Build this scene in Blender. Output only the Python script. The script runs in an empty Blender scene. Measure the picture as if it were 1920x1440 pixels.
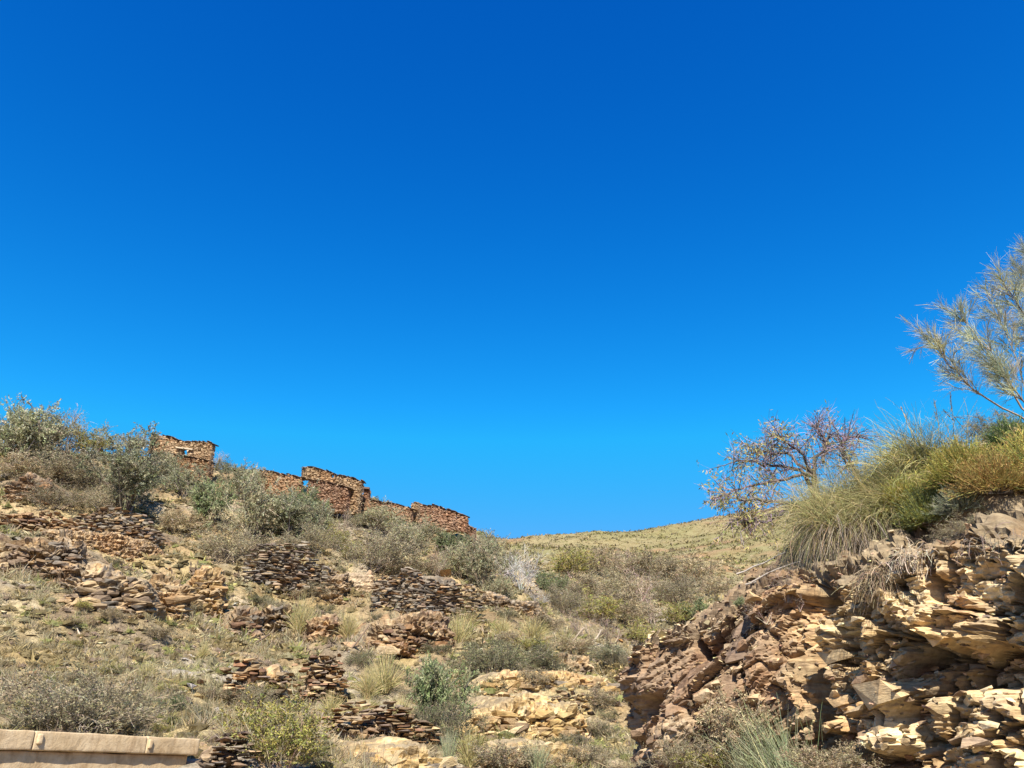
import bpy, math
import numpy as np
from mathutils import Vector
R = math.radians
sc = bpy.context.scene
COL = sc.collection

# ------------------------------------------------------------------ camera, sky, sun, exposure
EYE = 1.6
PITCH = R(26.0)
FPX = 1507.0                                   # focal length in photo pixels (photo 1920 wide)
cam_d = bpy.data.cameras.new('camera'); cam_d.sensor_width = 36.0
cam_d.lens = FPX / 1920.0 * 36.0
cam_d.clip_start = 0.05; cam_d.clip_end = 6000
cam = bpy.data.objects.new('camera', cam_d); COL.objects.link(cam)
cam.location = (0, 0, EYE); cam.rotation_euler = (R(90) + PITCH, 0, 0)
sc.camera = cam

SUN_EL = R(42); SUN_AZ = R(180 - 1)            # azimuth clockwise from +Y: sun behind the camera, a touch to its right
world = bpy.data.worlds.new('World'); sc.world = world; world.use_nodes = True
wn = world.node_tree; wn.nodes.clear()
sky = wn.nodes.new('ShaderNodeTexSky'); sky.sky_type = 'NISHITA'; sky.sun_disc = False
sky.sun_elevation = SUN_EL; sky.sun_rotation = SUN_AZ; sky.altitude = 900
sky.air_density = 1.0; sky.dust_density = 0.15; sky.ozone_density = 3.0
hs = wn.nodes.new('ShaderNodeHueSaturation'); hs.inputs['Saturation'].default_value = 1.35
hs.inputs['Hue'].default_value = 0.496; hs.inputs['Value'].default_value = 1.0
gm = wn.nodes.new('ShaderNodeGamma'); gm.inputs['Gamma'].default_value = 1.0
bg = wn.nodes.new('ShaderNodeBackground'); bg.inputs['Strength'].default_value = 0.080
wo = wn.nodes.new('ShaderNodeOutputWorld')
wn.links.new(sky.outputs[0], hs.inputs['Color']); wn.links.new(hs.outputs[0], gm.inputs['Color'])
sep = wn.nodes.new('ShaderNodeSeparateColor'); com = wn.nodes.new('ShaderNodeCombineColor'); wn.links.new(gm.outputs[0], sep.inputs[0])
for ch, (gain_, pw_, top_) in enumerate(((1.45, 1.9, 3.0), (1.24, 1.60, 2.95), (1.66, 1.0, 6.4))):     # deep, saturated autumn blue
    a_ = wn.nodes.new('ShaderNodeMath'); a_.operation = 'POWER'; a_.inputs[1].default_value = pw_; wn.links.new(sep.outputs[ch], a_.inputs[0])
    b_ = wn.nodes.new('ShaderNodeMath'); b_.operation = 'MULTIPLY'; b_.inputs[1].default_value = gain_; wn.links.new(a_.outputs[0], b_.inputs[0])
    c_ = wn.nodes.new('ShaderNodeMath'); c_.operation = 'MINIMUM'; c_.inputs[1].default_value = top_; wn.links.new(b_.outputs[0], c_.inputs[0]); wn.links.new(c_.outputs[0], com.inputs[ch])
wn.links.new(com.outputs[0], bg.inputs['Color']); wn.links.new(bg.outputs[0], wo.inputs[0])
sl = bpy.data.lights.new('sun', 'SUN'); sl.energy = 5.0; sl.angle = R(0.53); sl.color = (1.0, 0.93, 0.82)
so = bpy.data.objects.new('sun', sl); COL.objects.link(so)
sdir = Vector((math.sin(SUN_AZ) * math.cos(SUN_EL), math.cos(SUN_AZ) * math.cos(SUN_EL), math.sin(SUN_EL)))
so.rotation_euler = sdir.to_track_quat('Z', 'Y').to_euler(); so.location = (0, -20, 30)
vs = sc.view_settings
vs.view_transform = 'Standard'; vs.look = 'None'; vs.exposure = 0.96; vs.gamma = 1.0; vs.use_curve_mapping = False
sc.cycles.max_bounces = 5; sc.cycles.diffuse_bounces = 2; sc.cycles.transparent_max_bounces = 4
sc.cycles.use_denoising = True

# ------------------------------------------------------------------ small maths
cP, sP = math.cos(PITCH), math.sin(PITCH)
def ray(px, py):
    u = (np.asarray(px, float) - 960) / FPX; v = (720 - np.asarray(py, float)) / FPX
    return u, cP - v * sP, sP + v * cP
def at(px, py, Y):
    """world point that the photo pixel (px,py) shows when it stands Y metres ahead of the camera"""
    a, b, c = ray(px, py); k = np.asarray(Y, float) / b
    return np.array([a * k, b * k, EYE + c * k]).T
def nrm(v):
    return v / (np.linalg.norm(v, axis=-1, keepdims=True) + 1e-12)
def hsh(ix, iy, iz, seed):
    h = (ix.astype(np.int64) * 73856093) ^ (iy.astype(np.int64) * 19349663) ^ (iz.astype(np.int64) * 83492791) ^ (seed * 2654435761)
    h &= 0xffffffff
    h = ((h ^ (h >> 16)) * 0x45d9f3b) & 0xffffffff
    h = ((h ^ (h >> 16)) * 0x45d9f3b) & 0xffffffff
    h = h ^ (h >> 16)
    return (h & 0xffffff) / float(0xffffff)
def vnoise(x, y, z=None, seed=0):
    x = np.asarray(x, float); y = np.asarray(y, float); z = np.zeros_like(x) if z is None else np.asarray(z, float)
    ix, iy, iz = np.floor(x), np.floor(y), np.floor(z)
    f = [x - ix, y - iy, z - iz]; f = [a * a * (3 - 2 * a) for a in f]
    r = 0
    for a in (0, 1):
        for b in (0, 1):
            for c in (0, 1):
                w = (f[0] if a else 1 - f[0]) * (f[1] if b else 1 - f[1]) * (f[2] if c else 1 - f[2])
                r = r + w * hsh(ix + a, iy + b, iz + c, seed)
    return r * 2 - 1
def fbm(x, y, z=None, seed=0, oct=4, lac=2.03, gain=0.5):
    r = 0; a = 1.0; s = 1.0
    for i in range(oct):
        r = r + a * vnoise(x * s, y * s, None if z is None else z * s, seed + i * 17); a *= gain; s *= lac
    return r
def cells(u, v, seed):
    """nearest jittered cell: three hashes, offset from its centre, F1, F2"""
    iu, iv = np.floor(u), np.floor(v)
    d1 = np.full(u.shape, 9.0); d2 = np.full(u.shape, 9.0)
    cu = np.zeros_like(u); cv = np.zeros_like(u); hu = np.zeros_like(u); hv = np.zeros_like(u)
    z0 = np.zeros_like(u)
    for a in (-1, 0, 1):
        for b in (-1, 0, 1):
            pu = iu + a + 0.1 + 0.8 * hsh(iu + a, iv + b, z0, seed)
            pv = iv + b + 0.1 + 0.8 * hsh(iu + a, iv + b, z0 + 1, seed)
            d = np.maximum(abs(u - pu), abs(v - pv)) * 0.55 + 0.45 * np.hypot(u - pu, v - pv)
            n = d < d1
            d2 = np.where(n, d1, np.minimum(d2, d))
            cu = np.where(n, pu, cu); cv = np.where(n, pv, cv); hu = np.where(n, iu + a, hu); hv = np.where(n, iv + b, hv)
            d1 = np.where(n, d, d1)
    return (hsh(hu, hv, z0 + 2, seed), hsh(hu, hv, z0 + 3, seed), hsh(hu, hv, z0 + 4, seed), u - cu, v - cv, d1, d2)
def block_relief(U, V, seed, sc1=1.0, crack=0.5, grad=.7, layer=1.0):
    """outward offset of layered, jointed rock and a 0..1 hash per block"""
    Uw = U + 0.18 * fbm(U * 1.3, V * 1.3, seed=seed + 5, oct=3); Vw = V + 0.10 * fbm(U * 1.1, V * 2.0, seed=seed + 9, oct=3)
    out = np.zeros_like(U); hh = None
    for i, (a, b, amp) in enumerate(((.95, .50, .36), (.40, .19, .22), (.18, .075, .09), (.08, .035, .034))):
        r1, r2, r3, du, dv, f1, f2 = cells(Uw / (a * sc1), Vw / (b * sc1), seed + 31 * i)
        out += sc1 * amp * ((r1 - .5) * 1.1 + (r2 - .5) * du * grad + (r3 - .35) * dv * grad)
        gap = np.clip((f2 - f1) / 0.10, 0, 1)
        out -= sc1 * amp * crack * (1 - gap) ** 2 * (0.8 if i < 3 else .4)
        if i == 1: hh = (r1, r2, r3)
        if i == 2: h2 = r2
    z0 = np.zeros_like(U); lay = np.zeros_like(U)
    for t_, w_, amp in ((.24, 1.6, .10), (.085, .8, .050), (.036, .5, .018)):          # thin beds standing proud of each other
        q = (Vw + .05 * vnoise(U * 2.2 / sc1, U * 0 + seed, seed=seed)) / (t_ * sc1); k = np.floor(q)
        u_ = Uw / (w_ * sc1) + 5 * hsh(k, z0, z0 + 5, seed); out += layer * sc1 * amp * (hsh(k, np.floor(u_), z0 + 6, seed) - .5)
        out -= layer * sc1 * amp * .5 * (np.abs(q - k - .5) > .42); lay += (hsh(k, np.floor(u_), z0 + 7, seed) - .5)
    block_relief.lay = lay
    return out, hh, h2

# ------------------------------------------------------------------ mesh helpers
class Acc:
    def __init__(s): s.V = []; s.Q = []; s.T = []; s.C = []; s.n = 0
    def add(s, V, Q=None, T=None, C=None):
        V = np.asarray(V, float).reshape(-1, 3); m = len(V)
        if C is None: C = np.full((m, 3), .5)
        C = np.broadcast_to(np.asarray(C, float), (m, 3))
        s.V.append(V); s.C.append(C)
        if Q is not None and len(Q): s.Q.append(np.asarray(Q, np.int64).reshape(-1, 4) + s.n)
        if T is not None and len(T): s.T.append(np.asarray(T, np.int64).reshape(-1, 3) + s.n)
        s.n += m
    def mesh(s, name, mat, smooth=False):
        V = np.concatenate(s.V); C = np.concatenate(s.C) * .80       # palettes below are written for the bleached look; real albedo is lower
        Q = np.concatenate(s.Q) if s.Q else np.zeros((0, 4), np.int64)
        T = np.concatenate(s.T) if s.T else np.zeros((0, 3), np.int64)
        me = bpy.data.meshes.new(name)
        me.vertices.add(len(V)); me.vertices.foreach_set('co', V.astype(np.float32).ravel())
        li = np.concatenate([Q.ravel(), T.ravel()]).astype(np.int32)
        me.loops.add(len(li)); me.loops.foreach_set('vertex_index', li)
        starts = np.concatenate([np.arange(len(Q)) * 4, len(Q) * 4 + np.arange(len(T)) * 3]).astype(np.int32)
        me.polygons.add(len(Q) + len(T)); me.polygons.foreach_set('loop_start', starts)
        me.polygons.foreach_set('use_smooth', np.full(len(Q) + len(T), bool(smooth)))
        ca = me.color_attributes.new('col', 'FLOAT_COLOR', 'POINT')
        ca.data.foreach_set('color', np.concatenate([C, np.ones((len(C), 1))], 1).astype(np.float32).ravel())
        me.materials.append(mat); me.update(calc_edges=True)
        return me
def link(name, me, parent=None, loc=None):
    o = bpy.data.objects.new(name, me); COL.objects.link(o)
    if parent is not None: o.parent = parent
    if loc is not None: o.location = loc
    return o
def tag(o, label=None, cat=None, group=None, kind=None):
    if label: o['label'] = label
    if cat: o['category'] = cat
    if group: o['group'] = group
    if kind: o['kind'] = kind
    return o
def thing(name, loc, label, cat, group=None, rz=0.0):
    o = link(name, None, None, loc); o.rotation_euler = (0, 0, rz); o.empty_display_size = .2
    return tag(o, label, cat, group)
def grid_faces(nu, nv):
    i = np.arange(nu - 1)[:, None] * nv + np.arange(nv - 1)[None, :]
    i = i.ravel()
    return np.stack([i, i + 1, i + nv + 1, i + nv], 1)
def grow(rng, P, D, L, k, wob=.15, up=0.0):
    """bent paths: (n,k,3)"""
    P = np.asarray(P, float); D = nrm(np.asarray(D, float)); L = np.broadcast_to(np.asarray(L, float), (len(P),))
    up = np.broadcast_to(np.asarray(up, float), (len(P),))
    out = [P]
    for i in range(k - 1):
        D = D + wob * rng.standard_normal(D.shape); D[:, 2] += up; D = nrm(D)
        P = P + D * (L / (k - 1))[:, None]; out.append(P)
    return np.stack(out, 1)
def pick(paths, rng, m, t0=.3, t1=1.0):
    """m random points and tangents on each path"""
    n, k, _ = paths.shape
    t = rng.uniform(t0, t1, (n, m)) * (k - 1 - 1e-6); i = np.floor(t).astype(int); f = (t - i)[..., None]
    a = np.arange(n)[:, None]
    p = paths[a, i] * (1 - f) + paths[a, i + 1] * f
    return p.reshape(-1, 3), nrm(paths[a, i + 1] - paths[a, i]).reshape(-1, 3)
def ribbons(acc, rng, paths, w0, w1, col):
    n, k, _ = paths.shape
    T = np.gradient(paths, axis=1); side = nrm(np.cross(T, rng.standard_normal((n, 1, 3))))
    w = (np.linspace(0, 1, k)[None, :] * (np.reshape(w1, (-1, 1)) - np.reshape(w0, (-1, 1))) + np.reshape(w0, (-1, 1)))[..., None] * .5
    V = np.stack([paths - side * w, paths + side * w], 2)          # n,k,2,3
    b = (np.arange(n)[:, None] * k + np.arange(k - 1)[None, :]) * 2; b = b.ravel()
    C = np.broadcast_to(np.asarray(col, float).reshape(-1, 1, 1, 3), V.shape)
    acc.add(V, Q=np.stack([b, b + 1, b + 3, b + 2], 1), C=C.reshape(-1, 3))
def tubes(acc, rng, paths, r0, r1, col, sides=4):
    n, k, _ = paths.shape
    T = nrm(np.gradient(paths, axis=1)); ref = nrm(rng.standard_normal((n, 1, 3)))
    A = nrm(np.cross(T, ref)); B = np.cross(T, A)
    r = (np.linspace(0, 1, k)[None, :] * (np.reshape(r1, (-1, 1)) - np.reshape(r0, (-1, 1))) + np.reshape(r0, (-1, 1)))[..., None]
    ring = [paths + r * (A * math.cos(2 * math.pi * j / sides) + B * math.sin(2 * math.pi * j / sides)) for j in range(sides)]
    V = np.stack(ring, 2)
    b = (np.arange(n)[:, None] * k + np.arange(k - 1)[None, :]) * sides; b = b.ravel()
    Q = [np.stack([b + j, b + (j + 1) % sides, b + sides + (j + 1) % sides, b + sides + j], 1) for j in range(sides)]
    C = np.broadcast_to(np.asarray(col, float).reshape(-1, 1, 1, 3), V.shape)
    acc.add(V, Q=np.concatenate(Q), C=C.reshape(-1, 3))
def leaves(acc, rng, P, D, l, w, col):
    n = len(P); D = nrm(D); s = nrm(np.cross(D, rng.standard_normal((n, 3))))
    l = np.broadcast_to(l, (n,))[:, None]; w = np.broadcast_to(w, (n,))[:, None] * .5
    V = np.stack([P, P + D * l * .5 + s * w, P + D * l, P + D * l * .5 - s * w], 1)
    b = np.arange(n) * 4
    acc.add(V, Q=np.stack([b, b + 1, b + 2, b + 3], 1), C=np.repeat(np.broadcast_to(col, (n, 3)), 4, 0))
def mixcol(rng, n, pal, var=.18):
    pal = np.array(pal); c = pal[rng.integers(0, len(pal), n)]
    return np.clip(c * (1 + var * rng.standard_normal((n, 1))) * (1 + .06 * rng.standard_normal((n, 3))), .005, .95)
import bmesh
def hull_rock(rng, flat=1.0, n=14, chip=.35):
    """angular convex stone in a unit box, unit size along x"""
    P = rng.uniform(-1, 1, (n, 3)); m = np.max(np.abs(P), 1, keepdims=True); P = P / m * (1 - chip * rng.random((n, 1)))
    P *= np.array([.5, .5, .5])
    bm = bmesh.new(); vs_ = [bm.verts.new(p) for p in P]
    r = bmesh.ops.convex_hull(bm, input=vs_); 
    dead = [v for v in bm.verts if not v.link_faces]
    for v in dead: bm.verts.remove(v)
    bm.verts.index_update(); V = np.array([v.co[:] for v in bm.verts]); T = np.array([[v.index for v in f.verts] for f in bm.faces])
    bm.free(); return V, T
def add_stones(acc, rng, variants, P, S, A, C, tilt=.12):
    """joins stones: centres P, sizes S (n,3), yaw A, colour C"""
    which = rng.integers(0, len(variants), len(P))
    for k, (V, T) in enumerate(variants):
        m = np.where(which == k)[0]
        if not len(m): continue
        ca, sa = np.cos(A[m]), np.sin(A[m]); tx = rng.normal(0, tilt, len(m)); ty = rng.normal(0, tilt, len(m))
        v = V[None] * S[m][:, None, :]
        z = v[..., 2] + v[..., 0] * tx[:, None] + v[..., 1] * ty[:, None]
        x = v[..., 0] * ca[:, None] - v[..., 1] * sa[:, None]; y = v[..., 0] * sa[:, None] + v[..., 1] * ca[:, None]
        w = np.stack([x, y, z], -1) + P[m][:, None, :]
        b = (np.arange(len(m)) * len(V))[:, None, None]
        acc.add(w, T=(T[None] + b).reshape(-1, 3), C=np.repeat(C[m], len(V), 0))

# ------------------------------------------------------------------ materials
def newmat(name):
    m = bpy.data.materials.new(name); m.use_nodes = True; nt = m.node_tree; nt.nodes.clear()
    return m, nt, nt.nodes, nt.links
def N(ns, t, **kw):
    n = ns.new(t)
    for k, v in kw.items(): setattr(n, k, v)
    return n
def mix(ns, ls, mode, f, a, b):
    m = N(ns, 'ShaderNodeMix', data_type='RGBA', blend_type=mode)
    for s, v in ((m.inputs[0], f), (m.inputs[6], a), (m.inputs[7], b)):
        if hasattr(v, 'is_output'): ls.new(v, s)
        else: s.default_value = v if isinstance(v, float) else (*v, 1.0)
    return m.outputs[2]
def noise(ns, ls, vec, scale, detail=4, rough=.55, dist=0.0):
    n = N(ns, 'ShaderNodeTexNoise'); n.inputs['Scale'].default_value = scale; n.inputs['Detail'].default_value = detail
    n.inputs['Roughness'].default_value = rough; n.inputs['Distortion'].default_value = dist
    if vec is not None: ls.new(vec, n.inputs['Vector'])
    return n.outputs['Fac']
def ramp(ns, ls, fac, stops):
    r = N(ns, 'ShaderNodeValToRGB'); ls.new(fac, r.inputs[0]); e = r.color_ramp.elements
    while len(e) < len(stops): e.new(.5)
    for k, (p, c) in enumerate(stops): e[k].position = p; e[k].color = (*c, 1) if len(c) == 3 else c
    return r.outputs[0]
def coords(ns, ls, scl=(1, 1, 1), rot=(0, 0, 0)):
    g = N(ns, 'ShaderNodeNewGeometry'); mp = N(ns, 'ShaderNodeMapping'); ls.new(g.outputs['Position'], mp.inputs[0])
    mp.inputs['Scale'].default_value = scl; mp.inputs['Rotation'].default_value = rot
    return mp.outputs[0]
def mat_plant(name, trans=.3, var=.25):
    m, nt, ns, ls = newmat(name)
    a = N(ns, 'ShaderNodeAttribute', attribute_name='col')
    oi = N(ns, 'ShaderNodeObjectInfo'); mr = N(ns, 'ShaderNodeMapRange'); ls.new(oi.outputs['Random'], mr.inputs[0])
    mr.inputs[3].default_value = 1 - var; mr.inputs[4].default_value = 1 + var
    h = N(ns, 'ShaderNodeHueSaturation'); ls.new(a.outputs[0], h.inputs['Color']); ls.new(mr.outputs[0], h.inputs['Value'])
    b = N(ns, 'ShaderNodeBsdfPrincipled'); b.inputs['Roughness'].default_value = .65; b.inputs['Specular IOR Level'].default_value = .25
    ls.new(h.outputs[0], b.inputs['Base Color'])
    t = N(ns, 'ShaderNodeBsdfTranslucent'); ls.new(h.outputs[0], t.inputs[0])
    mx = N(ns, 'ShaderNodeMixShader'); mx.inputs[0].default_value = trans; ls.new(b.outputs[0], mx.inputs[1]); ls.new(t.outputs[0], mx.inputs[2])
    o = N(ns, 'ShaderNodeOutputMaterial'); ls.new(mx.outputs[0], o.inputs[0]); return m
def mat_rock(name, size=1.0, tiltrot=(0, 0, 0), var=0.0, bump=.6, sat=1.0, val=1.0):
    m, nt, ns, ls = newmat(name)
    a = N(ns, 'ShaderNodeAttribute', attribute_name='col')
    p = coords(ns, ls)
    ps = coords(ns, ls, (1, 1, 4.0), tiltrot)
    n1 = noise(ns, ls, p, 1.6 / size, 6, .6); n2 = noise(ns, ls, p, 14 / size, 5, .65); n3 = noise(ns, ls, ps, 5 / size, 5, .7, .4)
    c = mix(ns, ls, 'MULTIPLY', 1.0, a.outputs[0], ramp(ns, ls, n2, [(.25, (.55, .52, .5)), (.5, (.95, .95, .95)), (.78, (1.3, 1.28, 1.2))]))
    c = mix(ns, ls, 'MULTIPLY', .8, c, ramp(ns, ls, n3, [(.3, (.55, .5, .46)), (.5, (1, 1, 1)), (.7, (1.22, 1.18, 1.1))]))
    st = ramp(ns, ls, n1, [(.5, (0, 0, 0)), (.62, (1, 1, 1))])
    c = mix(ns, ls, 'MULTIPLY', .35, c, mix(ns, ls, 'MIX', st, (1, 1, 1), (.95, .62, .36)))
    h = N(ns, 'ShaderNodeHueSaturation'); ls.new(c, h.inputs['Color']); h.inputs['Saturation'].default_value = sat; h.inputs['Value'].default_value = val
    if var:
        oi = N(ns, 'ShaderNodeObjectInfo'); mr = N(ns, 'ShaderNodeMapRange'); ls.new(oi.outputs['Random'], mr.inputs[0])
        mr.inputs[3].default_value = val * (1 - var); mr.inputs[4].default_value = val * (1 + var); ls.new(mr.outputs[0], h.inputs['Value'])
    b = N(ns, 'ShaderNodeBsdfPrincipled'); b.inputs['Roughness'].default_value = .88; b.inputs['Specular IOR Level'].default_value = .2
    ls.new(h.outputs[0], b.inputs['Base Color'])
    bp = N(ns, 'ShaderNodeBump'); bp.inputs['Strength'].default_value = bump; bp.inputs['Distance'].default_value = .03 * size
    ls.new(n3, bp.inputs['Height'])
    b2 = N(ns, 'ShaderNodeBump'); b2.inputs['Strength'].default_value = bump * .8; b2.inputs['Distance'].default_value = .012 * size
    ls.new(n2, b2.inputs['Height']); ls.new(bp.outputs[0], b2.inputs['Normal']); ls.new(b2.outputs[0], b.inputs['Normal'])
    o = N(ns, 'ShaderNodeOutputMaterial'); ls.new(b.outputs[0], o.inputs[0]); return m
def mat_ground(name):
    m, nt, ns, ls = newmat(name)
    a = N(ns, 'ShaderNodeAttribute', attribute_name='col'); p = coords(ns, ls)
    n1 = noise(ns, ls, p, .55, 5, .6); n2 = noise(ns, ls, p, 5.5, 6, .7); n3 = noise(ns, ls, p, 26, 4, .7)
    c = mix(ns, ls, 'MULTIPLY', 1.0, a.outputs[0], ramp(ns, ls, n2, [(.3, (.42, .38, .34)), (.47, (.9, .88, .84)), (.7, (1.35, 1.32, 1.25))]))
    c = mix(ns, ls, 'MULTIPLY', .8, c, ramp(ns, ls, n3, [(.33, (.45, .42, .4)), (.55, (1.05, 1.05, 1.05)), (.72, (1.45, 1.42, 1.36))]))
    c = mix(ns, ls, 'MULTIPLY', .6, c, ramp(ns, ls, n1, [(.35, (.72, .62, .5)), (.55, (1, 1, 1)), (.7, (1.15, 1.12, 1.15))]))
    b = N(ns, 'ShaderNodeBsdfPrincipled'); b.inputs['Roughness'].default_value = .95; b.inputs['Specular IOR Level'].default_value = .1
    ls.new(c, b.inputs['Base Color'])
    bp = N(ns, 'ShaderNodeBump'); bp.inputs['Strength'].default_value = .8; bp.inputs['Distance'].default_value = .08; ls.new(n2, bp.inputs['Height'])
    ls.new(bp.outputs[0], b.inputs['Normal'])
    o = N(ns, 'ShaderNodeOutputMaterial'); ls.new(b.outputs[0], o.inputs[0]); return m
def mat_plaster(name):
    m, nt, ns, ls = newmat(name); p = coords(ns, ls)
    pd = coords(ns, ls, (1, 1, 1), (0, R(35), R(20)))
    n1 = noise(ns, ls, p, 3.0, 5, .6); n2 = noise(ns, ls, p, 60, 4, .7); n3 = noise(ns, ls, p, 14, 4, .6, .6)
    c = ramp(ns, ls, n1, [(.3, (.44, .32, .18)), (.5, (.54, .41, .25)), (.7, (.62, .49, .32))])
    c = mix(ns, ls, 'MULTIPLY', .5, c, ramp(ns, ls, n3, [(.3, (.72, .66, .6)), (.6, (1.05, 1.05, 1.05))]))
    n4 = noise(ns, ls, coords(ns, ls, (2.2, 2.2, .8)), 2.6, 6, .7, .8); c = mix(ns, ls, 'MULTIPLY', .5, c, ramp(ns, ls, n4, [(.36, (.50, .40, .32)), (.48, (.95, .93, .9)), (.62, (1.05, 1.05, 1.05))]))
    b = N(ns, 'ShaderNodeBsdfPrincipled'); b.inputs['Roughness'].default_value = .95; b.inputs['Specular IOR Level'].default_value = .15
    ls.new(c, b.inputs['Base Color'])
    bp = N(ns, 'ShaderNodeBump'); bp.inputs['Strength'].default_value = .7; bp.inputs['Distance'].default_value = .012; ls.new(n3, bp.inputs['Height'])
    b2 = N(ns, 'ShaderNodeBump'); b2.inputs['Strength'].default_value = .6; b2.inputs['Distance'].default_value = .004; ls.new(n2, b2.inputs['Height'])
    ls.new(bp.outputs[0], b2.inputs['Normal']); ls.new(b2.outputs[0], b.inputs['Normal'])
    o = N(ns, 'ShaderNodeOutputMaterial'); ls.new(b.outputs[0], o.inputs[0]); return m
M_PLANT = mat_plant('foliage'); M_GRASS = mat_plant('dry_grass', .25, .12); M_WOOD = mat_plant('bark_and_twigs', .0, .15)
M_ROCK = mat_rock('layered_shale', 1.0, (R(14), R(-14), 0)); M_FARROCK = mat_rock('hillside_rock', 2.2, (0, R(6), 0), bump=.8)
M_STONE = mat_rock('wall_stone', 1.4, (0, 0, 0), var=.42); M_RUIN = mat_rock('ruin_masonry', 2.5, (0, 0, 0), bump=.3)
M_GROUND = mat_ground('dry_earth'); M_PLASTER = mat_plaster('rough_render')

# palettes (albedo)
TAN = [(.50, .36, .20), (.44, .31, .17), (.56, .43, .26), (.38, .28, .17), (.48, .31, .14), (.30, .22, .15), (.24, .18, .14)]
TANL = [(.76, .59, .34), (.64, .48, .27), (.84, .68, .42), (.52, .39, .23), (.40, .29, .19), (.64, .46, .24)]
DARK = [(.21, .18, .145), (.27, .225, .17), (.32, .23, .14), (.18, .165, .145), (.36, .26, .15), (.25, .22, .18), (.30, .26, .20)]
BROWN = [(.28, .16, .085), (.34, .20, .10), (.22, .13, .08), (.40, .26, .14), (.18, .11, .075), (.46, .33, .20)]
GOLD = [(.55, .40, .18), (.62, .47, .24), (.48, .33, .14), (.40, .28, .15), (.66, .52, .30)]

# ------------------------------------------------------------------ terrain (heights as control profile, metres)
XS = np.array([-400, 0, 200, 400, 600, 800, 950, 1100, 1250, 1400, 1600, 1900, 2400.])
ROWS = {
 10: [1395, 1405, 1450, 1475, 1500, 1540, 1560, 1580, 1600, 1600, 1600, 1600, 1600],
 12: [1340, 1360, 1388, 1420, 1445, 1470, 1482, 1500, 1520, 1540, 1550, 1550, 1550],
 16: [1270, 1288, 1312, 1352, 1390, 1420, 1428, 1440, 1460, 1480, 1490, 1490, 1490],
 22: [1180, 1203, 1235, 1282, 1320, 1345, 1350, 1368, 1395, 1420, 1430, 1430, 1430],
 30: [1080, 1112, 1152, 1202, 1250, 1268, 1273, 1290, 1325, 1360, 1370, 1370, 1370],
 40: [970, 1012, 1054, 1110, 1160, 1185, 1205, 1240, 1280, 1310, 1320, 1320, 1320],
 50: [880, 926, 962, 1010, 1054, 1095, 1130, 1195, 1235, 1255, 1260, 1260, 1260],
 58: [820, 870, 897, 942, 982, 1025, 1065, 1165, 1205, 1215, 1210, 1200, 1190],
 65: [780, 838, 854, 882, 920, 966, 1035, 1145, 1175, 1180, 1175, 1170, 1160],
 75: [830, 880, 890, 920, 955, 1000, 1047, 1115, 1135, 1145, 1140, 1130, 1120],
 95: [900, 930, 940, 960, 990, 1030, 1050, 1075, 1088, 1100, 1100, 1090, 1080],
 130: [1040, 1040, 1040, 1040, 1045, 1045, 1044, 1046, 1048, 1045, 1035, 1020, 1000],
 180: [1060, 1060, 1060, 1055, 1050, 1045, 1036, 1028, 1028, 1010, 985, 960, 930],
 260: [1070, 1065, 1060, 1050, 1045, 1040, 1027, 1011, 1012, 977, 942, 900, 860]}
YS = [-60., 3., 7.] + sorted(float(k) for k in ROWS) + [330., 430.]
TG = np.linspace(-1.05, 1.35, 400)              # X / Y of each column
prof = []
for Y in YS:
    if Y <= 3: prof.append(np.zeros_like(TG)); continue
    if Y == 7: prof.append(np.full_like(TG, .12)); continue
    if Y > 260: prof.append(prof[-1] - (4.0 if Y < 400 else 22.0)); continue
    r = np.array(ROWS[int(Y)], float); a, b, c = ray(XS, r)
    t = a / b; z = EYE + Y * c / b
    # smooth (cosine-free) interpolation: linear then blurred
    zz = np.interp(TG, t, z); k = 17; ker = np.hanning(k + 2)[1:-1]; ker /= ker.sum()
    pad = np.pad(zz, k // 2, mode='edge'); prof.append(np.convolve(pad, ker, 'valid'))
prof = np.array(prof); YS = np.array(YS)
def pchip(x, y, xq):
    h = np.diff(x)[:, None]; d = np.diff(y, axis=0) / h
    m = np.zeros_like(y); m[0] = d[0]; m[-1] = d[-1]
    s = d[:-1] * d[1:] > 0
    w1 = 2 * h[1:] + h[:-1]; w2 = h[1:] + 2 * h[:-1]
    with np.errstate(all='ignore'):
        hm = (w1 + w2) / (w1 / d[:-1] + w2 / d[1:])
    m[1:-1] = np.where(s, hm, 0)
    i = np.clip(np.searchsorted(x, xq) - 1, 0, len(x) - 2); hh = (x[i + 1] - x[i])[:, None]; t = ((xq - x[i]) / (x[i + 1] - x[i]))[:, None]
    return (2*t**3 - 3*t**2 + 1) * y[i] + (t**3 - 2*t**2 + t) * hh * m[i] + (-2*t**3 + 3*t**2) * y[i+1] + (t**3 - t**2) * hh * m[i+1]
YG = np.concatenate([np.linspace(3, 9, 8), np.exp(np.linspace(math.log(9.3), math.log(75), 290)), np.exp(np.linspace(math.log(75.6), math.log(430), 100))])
ZG = pchip(YS, prof, YG)
XG = TG[None, :] * YG[:, None]; YY = np.broadcast_to(YG[:, None], XG.shape)
near = np.clip((YY - 8) / 5, 0, 1); far = np.clip((YY - 75) / 40, 0, 1)
rug = fbm(XG / 3.2, YY / 3.2, seed=3, oct=4) * .42 + fbm(XG / .8, YY / .8, seed=9, oct=3) * .13
ter = (ZG + 0.8 * fbm(XG / 6, YY / 6, seed=21, oct=2)) / 2.1      # small natural treads across the slope
stp = (np.floor(ter) + np.clip((ter - np.floor(ter)) * 3.2 - 1.1, 0, 1) - ter) * 2.1 * .38
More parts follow.
